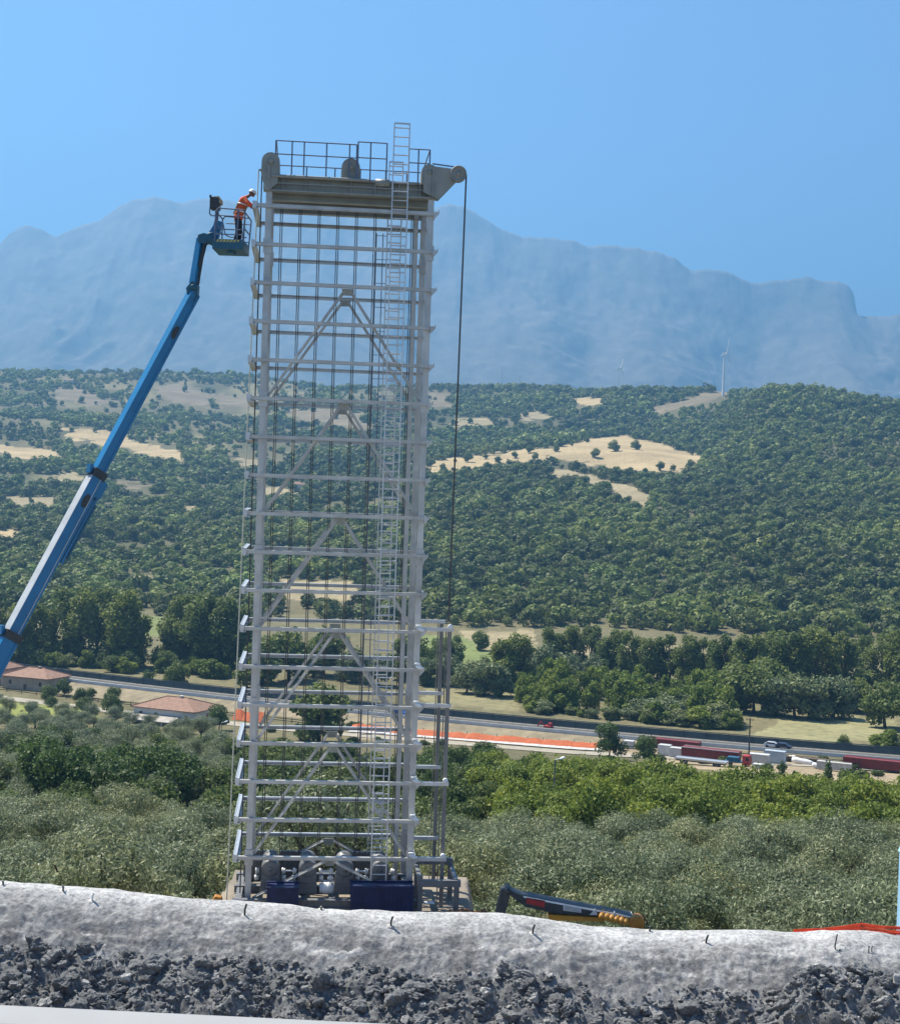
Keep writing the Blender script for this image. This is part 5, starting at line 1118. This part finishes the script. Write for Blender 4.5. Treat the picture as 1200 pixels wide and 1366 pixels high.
# ------------------------------------------------------------ folded loader crane, orange net and cabin behind the berm
YL = 45.2
t = empty('loader_crane', at(755, 1225, YL), 'folded black loader crane with red panel and yellow rollers lying behind the berm', 'crane'); Dp = Vector((0, .5, 0))
mb = MB(); mb.prism([at(x, y, YL) for x, y in ((659, 1228), (668, 1187), (678, 1186), (681, 1190), (672, 1228))], Dp*.8); mb.build('hook_arm', M['dark'], t, bevel=.02)
mb = MB(); mb.prism([at(x, y, YL-.05) for x, y in ((671, 1190), (677, 1185), (684, 1190), (697, 1195), (700, 1203), (690, 1203), (682, 1196))], Dp*1.1); mb.lathe(at(677, 1190, YL-.1), (0, 1, 0), [(0, 0), (0, .09), (.7, .09), (.7, 0)], 14); mb.build('knuckle', M['dark'], t)
c0 = [(690, 1193), (843, 1222), (843, 1231), (800, 1223), (740, 1219), (700, 1210), (690, 1202)]
mb = MB(); mb.prism([at(x, y, YL) for x, y in c0], Dp); bmo = mb.build('boom', M['dark'], t)
mb = MB(); mb.bar(at(689, 1192, YL+.25), at(843, 1221, YL+.25), .54, .05); mb.build('sunlit_top_plate', M['white'], bmo)  # white paints in the sun along the black boom's upper edge
mb = MB(); mb.prism([at(x, y, YL-.02) for x, y in ((702, 1197.5), (727, 1202), (726, 1211), (702, 1205.5))], (0, .01, 0)); mb.build('red_panel', M['red'], bmo)
mb = MB(); mb.prism([at(x, y, YL-.022) for x, y in ((751, 1207.5), (775, 1211.5), (775, 1218), (751, 1215))], (0, .01, 0)); lp = mb.build('label_plate', mat('label_plate', (.5, .5, .5), .6), bmo)
mb = MB()
for k in range(3): mb.prism([at(x, y, YL-.03) for x, y in ((753, 1209.5+k*1.7), (773, 1212.9+k*1.7), (773, 1213.3+k*1.7), (753, 1209.9+k*1.7))], (0, .006, 0))
mb.build('label_lines', M['machine'], lp)
mb = MB(); mb.prism([at(x, y, YL-.1) for x, y in ((732, 1221), (800, 1225), (806, 1230), (732, 1228))], Dp*1.3); mb.build('base', M['yellow'], t)
for k in range(6):
    x, y = 802+k*6.6, 1223+k*1.5; mb = MB(); mb.lathe(at(x, y, YL-.12), (.25, .9, .3), [(-.1, 0), (-.1, .05), (-.05, .09), (.3, .09), (.34, .05), (.34, 0)], 14); mb.build('roller', M['yellow'], t)
mb = MB(); mb.prism([at(x, y, YL-.06) for x, y in ((786, 1221), (794, 1213), (797, 1221))], Dp*.4); mb.prism([at(x, y, YL-.06) for x, y in ((812, 1225), (820, 1217), (823, 1226))], Dp*.4); mb.build('bracket', M['galv'], t)
mb = MB(); mb.lathe(at(849, 1233, YL-.2), (.1, 1, .1), [(-.03, 0), (-.03, .18), (.0, .23), (.3, .23), (.33, .18), (.33, 0)], 24); mb.build('end_drum', M['amber'], t)
# mesh safety fence at the right
t = empty('mesh_fence', at(1130, 1248, 41), 'sagging orange-red mesh safety fence behind the berm at right', 'fence'); tops = [(1058, 1241), (1090, 1239.5), (1122, 1236), (1148, 1232), (1180, 1236.5), (1215, 1238), (1250, 1234), (1300, 1240)]
mb = MB(); hn = 8
tv = [(at(x, y, 41.2), at(x, 1254+(x-1060)*.02, 41.0)) for x, y in tops]
for (a, a2), (b, b2) in zip(tv, tv[1:]):
    for k in range(hn+1):
        q = k/hn; w_ = Vector((0, .06*math.sin(k*2.1+a.x), 0)); mb.bar(a.lerp(a2, q)+w_, b.lerp(b2, q)+w_, .012, .034 if k else .05)
    for k in range(26): q = k/26; mb.bar(a.lerp(b, q), a2.lerp(b2, q), .022, .01, (1, 0, 0))
mb.build('netting', M['orange_red'], t)
for i in (1, 3, 5): mb = MB(); mb.tube(tv[i][1]-UP*.3, tv[i][0]+UP*.05, .018, n=6); mb.build('post', M['dark'], t)
c = at(1225, 1190, 41.6); zb = at(1225, 1252, 41.6).z; t = empty('site_cabin', (c.x, 42.2, zb-1.), 'pale blue upright cabin cut off by the right edge of the photograph', 'cabin'); b_ = Vector((c.x, 42.2, zb))
mb = MB(); mb.box(b_+UP*.65+Vector((0, -.2, 0)), (.72, .7, 3.2)); mb.build('wall', M['pale_blue'], t, bevel=.03)
mb = MB(); mb.prism([b_+Vector((-.38, -.6, 2.25)), b_+Vector((.38, -.6, 2.25)), b_+Vector((.3, -.6, 2.42)), b_+Vector((-.3, -.6, 2.42))], (0, .8, 0)); mb.build('roof', M['pale_blue'], t)
mb = MB(); mb.box(b_+Vector((0, -.565, .8)), (.5, .03, 2.3)); dr = mb.build('door', M['pale_blue'], t); mb = MB(); mb.box(b_+Vector((.16, -.6, .8)), (.04, .05, .18)); mb.build('handle', M['dark'], dr)
mb = MB(); c = T(7.05, -1.2, .05)
for k in range(9): q = T(6.7+.14*k, -1.2+.1*math.sin(k*5), .0); mb.lathe(q, (math.sin(k*3)*.3, 0, 1), [(0, .16), (.1+.04*math.sin(k*7), .1), (.16, 0)], 8)
tag(mb.build('rusty_scrap', mat('rust', (.22, .09, .04), .9, 0, .35, 8)), 'low heap of rusty scrap at the foot of the grey trestle', 'scrap')

# ------------------------------------------------------------ the worker in the basket
def capsules(segs, voxel, smooth=2):
    """tapered limbs fused to one continuous skin"""
    bm = bmesh.new()
    for p, q, r1, r2 in segs:
        p, q = Vector(p), Vector(q); x, y, z = frame(p, q) if (q-p).length > 1e-5 else (Vector((1, 0, 0)), Vector((0, 1, 0)), UP); n = 14; rings = []
        for c, r, angs in ((p, r1, (-80, -50, -20, 0)), (q, r2, (0, 20, 50, 80))):
            for a in angs: rings.append([bm.verts.new(c+z*r*math.sin(R(a))+(x*math.cos(2*math.pi*i/n)+y*math.sin(2*math.pi*i/n))*r*math.cos(R(a))) for i in range(n)])
        for a, b in zip(rings, rings[1:]):
            for i in range(n): bm.faces.new((a[i], a[(i+1) % n], b[(i+1) % n], b[i]))
        bm.faces.new(list(reversed(rings[0]))); bm.faces.new(rings[-1])
    bmesh.ops.recalc_face_normals(bm, faces=bm.faces[:]); me = bpy.data.meshes.new('limbs'); bm.to_mesh(me); bm.free()
    o = bpy.data.objects.new('limbs', me); COL.objects.link(o)
    md = o.modifiers.new('r', 'REMESH'); md.mode = 'VOXEL'; md.voxel_size = voxel; md.use_smooth_shade = True
    if smooth: sm = o.modifiers.new('s', 'SMOOTH'); sm.iterations = smooth; sm.factor = .5
    dg = bpy.context.evaluated_depsgraph_get(); out = bpy.data.meshes.new_from_object(o.evaluated_get(dg)); bpy.data.objects.remove(o); return out
def person():
    hip = at(318.0, 287, 50.45); ft = Vector((hip.x-.03, 50.45, zf+.05)); k = 1.0
    # facing the tower (+x): y is the left-right axis
    pel = hip; waist = hip+Vector((.05, 0, .17)); chest = hip+Vector((.14, 0, .42)); neck = hip+Vector((.22, 0, .60)); head = at(336.2, 257.5, 50.45)
    shl, shr = chest+Vector((.06, .18, .12)), chest+Vector((.06, -.18, .12))
    hr_ = at(334.0, 275.3, 50.2); hl_ = at(337, 274.5, 50.75); er = at(329.5, 271, 50.15); el = at(331, 270, 50.78)
    body = [(pel+Vector((0, .08, 0)), waist, .115, .12), (pel+Vector((0, -.08, 0)), waist, .115, .12), (waist, chest, .125, .14), (chest+Vector((0, .08, 0)), chest+Vector((.04, -.08, .06)), .12, .12), (chest, neck, .12, .06), (neck, head-Vector((.03, 0, .04)), .055, .055), (head+Vector((-.015, 0, .02)), head+Vector((.025, 0, -.03)), .092, .075), (head+Vector((.075, 0, -.05)), head+Vector((.095, 0, -.045)), .02, .016), (head+Vector((.04, .0, -.085)), head+Vector((.05, 0, -.08)), .045, .04)]
    for s in (-1, 1): body.append((head+Vector((-.01, .085*s, -.01)), head+Vector((-.015, .09*s, -.04)), .02, .016))
    knees = []
    for s in (-1, 1):
        h0 = pel+Vector((0, .09*s, -.03)); kn = Vector((hip.x+.03+.02*s, 50.45+.10*s, zf+.46)); an = Vector((hip.x-.03+.05*s, 50.45+.11*s, zf+.08)); knees.append((h0, kn, an))
        body += [(h0, kn, .092, .062), (kn, an, .062, .042), (an, an+Vector((.13, 0, -.045)), .042, .035)]
    arms = [(shr, er, hr_), (shl, el, hl_)]
    for sh, e, h in arms:
        body += [(sh, e, .062, .045), (e, h, .043, .03)]
        d = (h-e).normalized(); sd = Vector((0, 1, 0)); pm = h+d*.05; body.append((h, pm, .032, .036))
        for i in range(4): b0 = pm+sd*(-.03+.02*i)+d*.02; b1 = b0+d*(.034+.006*(i in (1, 2)))+Vector((.005, 0, -.014)); b2 = b1+d*.012+Vector((-.004, 0, -.028)); body += [(b0, b1, .0105, .0095), (b1, b2, .0095, .0085)]
        th = h+d*.02+sd*.034; body.append((th, th+d*.03+sd*.018+Vector((0, 0, -.015)), .012, .0095))
    t = empty('person', ft, 'worker in orange jacket and white helmet leaning out of the lift basket', 'person')
    def put(name, me, m, parent=None):
        me.transform(Matrix.Translation(-LOC[t.name])); me.materials.append(m); return link_mesh(name, me, parent or t)
    put('body', capsules(body, .009, 1), mat('skin', (.16, .085, .055), .6, 0, .08, 8))
    jk = [(pel+Vector((0, .07, -.06)), waist, .15, .15), (pel+Vector((0, -.07, -.06)), waist, .15, .15), (waist, chest, .15, .165), (chest+Vector((0, .09, 0)), chest+Vector((.03, -.09, .06)), .145, .145), (chest, neck, .14, .075)]
    for sh, e, h in arms: jk += [(sh, e, .082, .066), (e, e.lerp(h, .82), .064, .05)]
    put('jacket', capsules(jk, .014, 2), mat('orange_workwear', (.62, .10, .03), .8, 0, .15, 9))
    band = [(waist+Vector((-.02, .1, -.03)), waist+Vector((-.02, -.1, -.03)), .15, .15), (waist+Vector((.03, .1, -.03)), waist+Vector((.03, -.1, -.03)), .14, .14)]
    mb = MB()
    for c0_, rr_ in ((waist-UP*.04, .185), (chest-UP*.06, .20)): mb.lathe(c0_-UP*.022, (.25, 0, 1), [(0, rr_*.93), (0, rr_), (.045, rr_), (.045, rr_*.93)], 20)
    put('reflective_bands', mb_mesh(mb), M['white'])
    tr = []
    for h0, kn, an in knees: tr += [(h0, kn, .112, .085), (kn, an+UP*.02, .082, .065)]
    put('trousers', capsules(tr+[(pel+Vector((0, .07, 0)), pel+Vector((0, -.07, 0)), .135, .135)], .012, 2), mat('dark_trousers', (.018, .022, .035), .85, 0, .2, 9))
    bo_ = []
    for h0, kn, an in knees: bo_ += [(an+UP*.05, an-UP*.035, .06, .05), (an-UP*.03, an+Vector((.16, 0, -.055)), .05, .042)]
    put('boots', capsules(bo_, .009, 1), M['dark'])
    hs = [(pel+Vector((0, .13, .02)), pel+Vector((0, -.13, .02)), .10, .10)]
    mb = MB(); 
    for s in (-1, 1): mb.path([pel+Vector((-.16, .09*s, .04)), chest+Vector((-.15, .08*s, 0)), chest+Vector((-.03, .1*s, .165)), chest+Vector((.17, .09*s, 0)), pel+Vector((.17, .09*s, .05))], .018)
    mb.path([pel+Vector((-.12, .1, .0)), pel+Vector((-.16, .1, -.22)), pel+Vector((-.12, -.1, -.3)), pel+Vector((.08, -.12, -.2))], .012); put('harness', mb_mesh(mb), mat('webbing', (.30, .28, .16), .8))
    # helmet: a shell with a brim, tipped forward with the head
    up_ = Vector((.42, 0, .91)).normalized(); mb = MB(); hc = head+Vector((.01, 0, .02))
    mb.lathe(hc, up_, [(0, .135), (.012, .128), (.05, .122), (.085, .10), (.11, .06), (.12, .0)], 22); fw = Vector((.91, 0, -.42)); mb.prism([hc+fw*.10+Vector((0, .09, 0)), hc+fw*.175+Vector((0, .05, 0)), hc+fw*.185, hc+fw*.175-Vector((0, .05, 0)), hc+fw*.10-Vector((0, .09, 0))], up_*.012)
    put('helmet', mb_mesh(mb), M['white'])
def mb_mesh(mb):
    o = mb.build('temp', M['white']); me = o.data; me.materials.clear(); LOC.pop(o.name); bpy.data.objects.remove(o); return me
person()
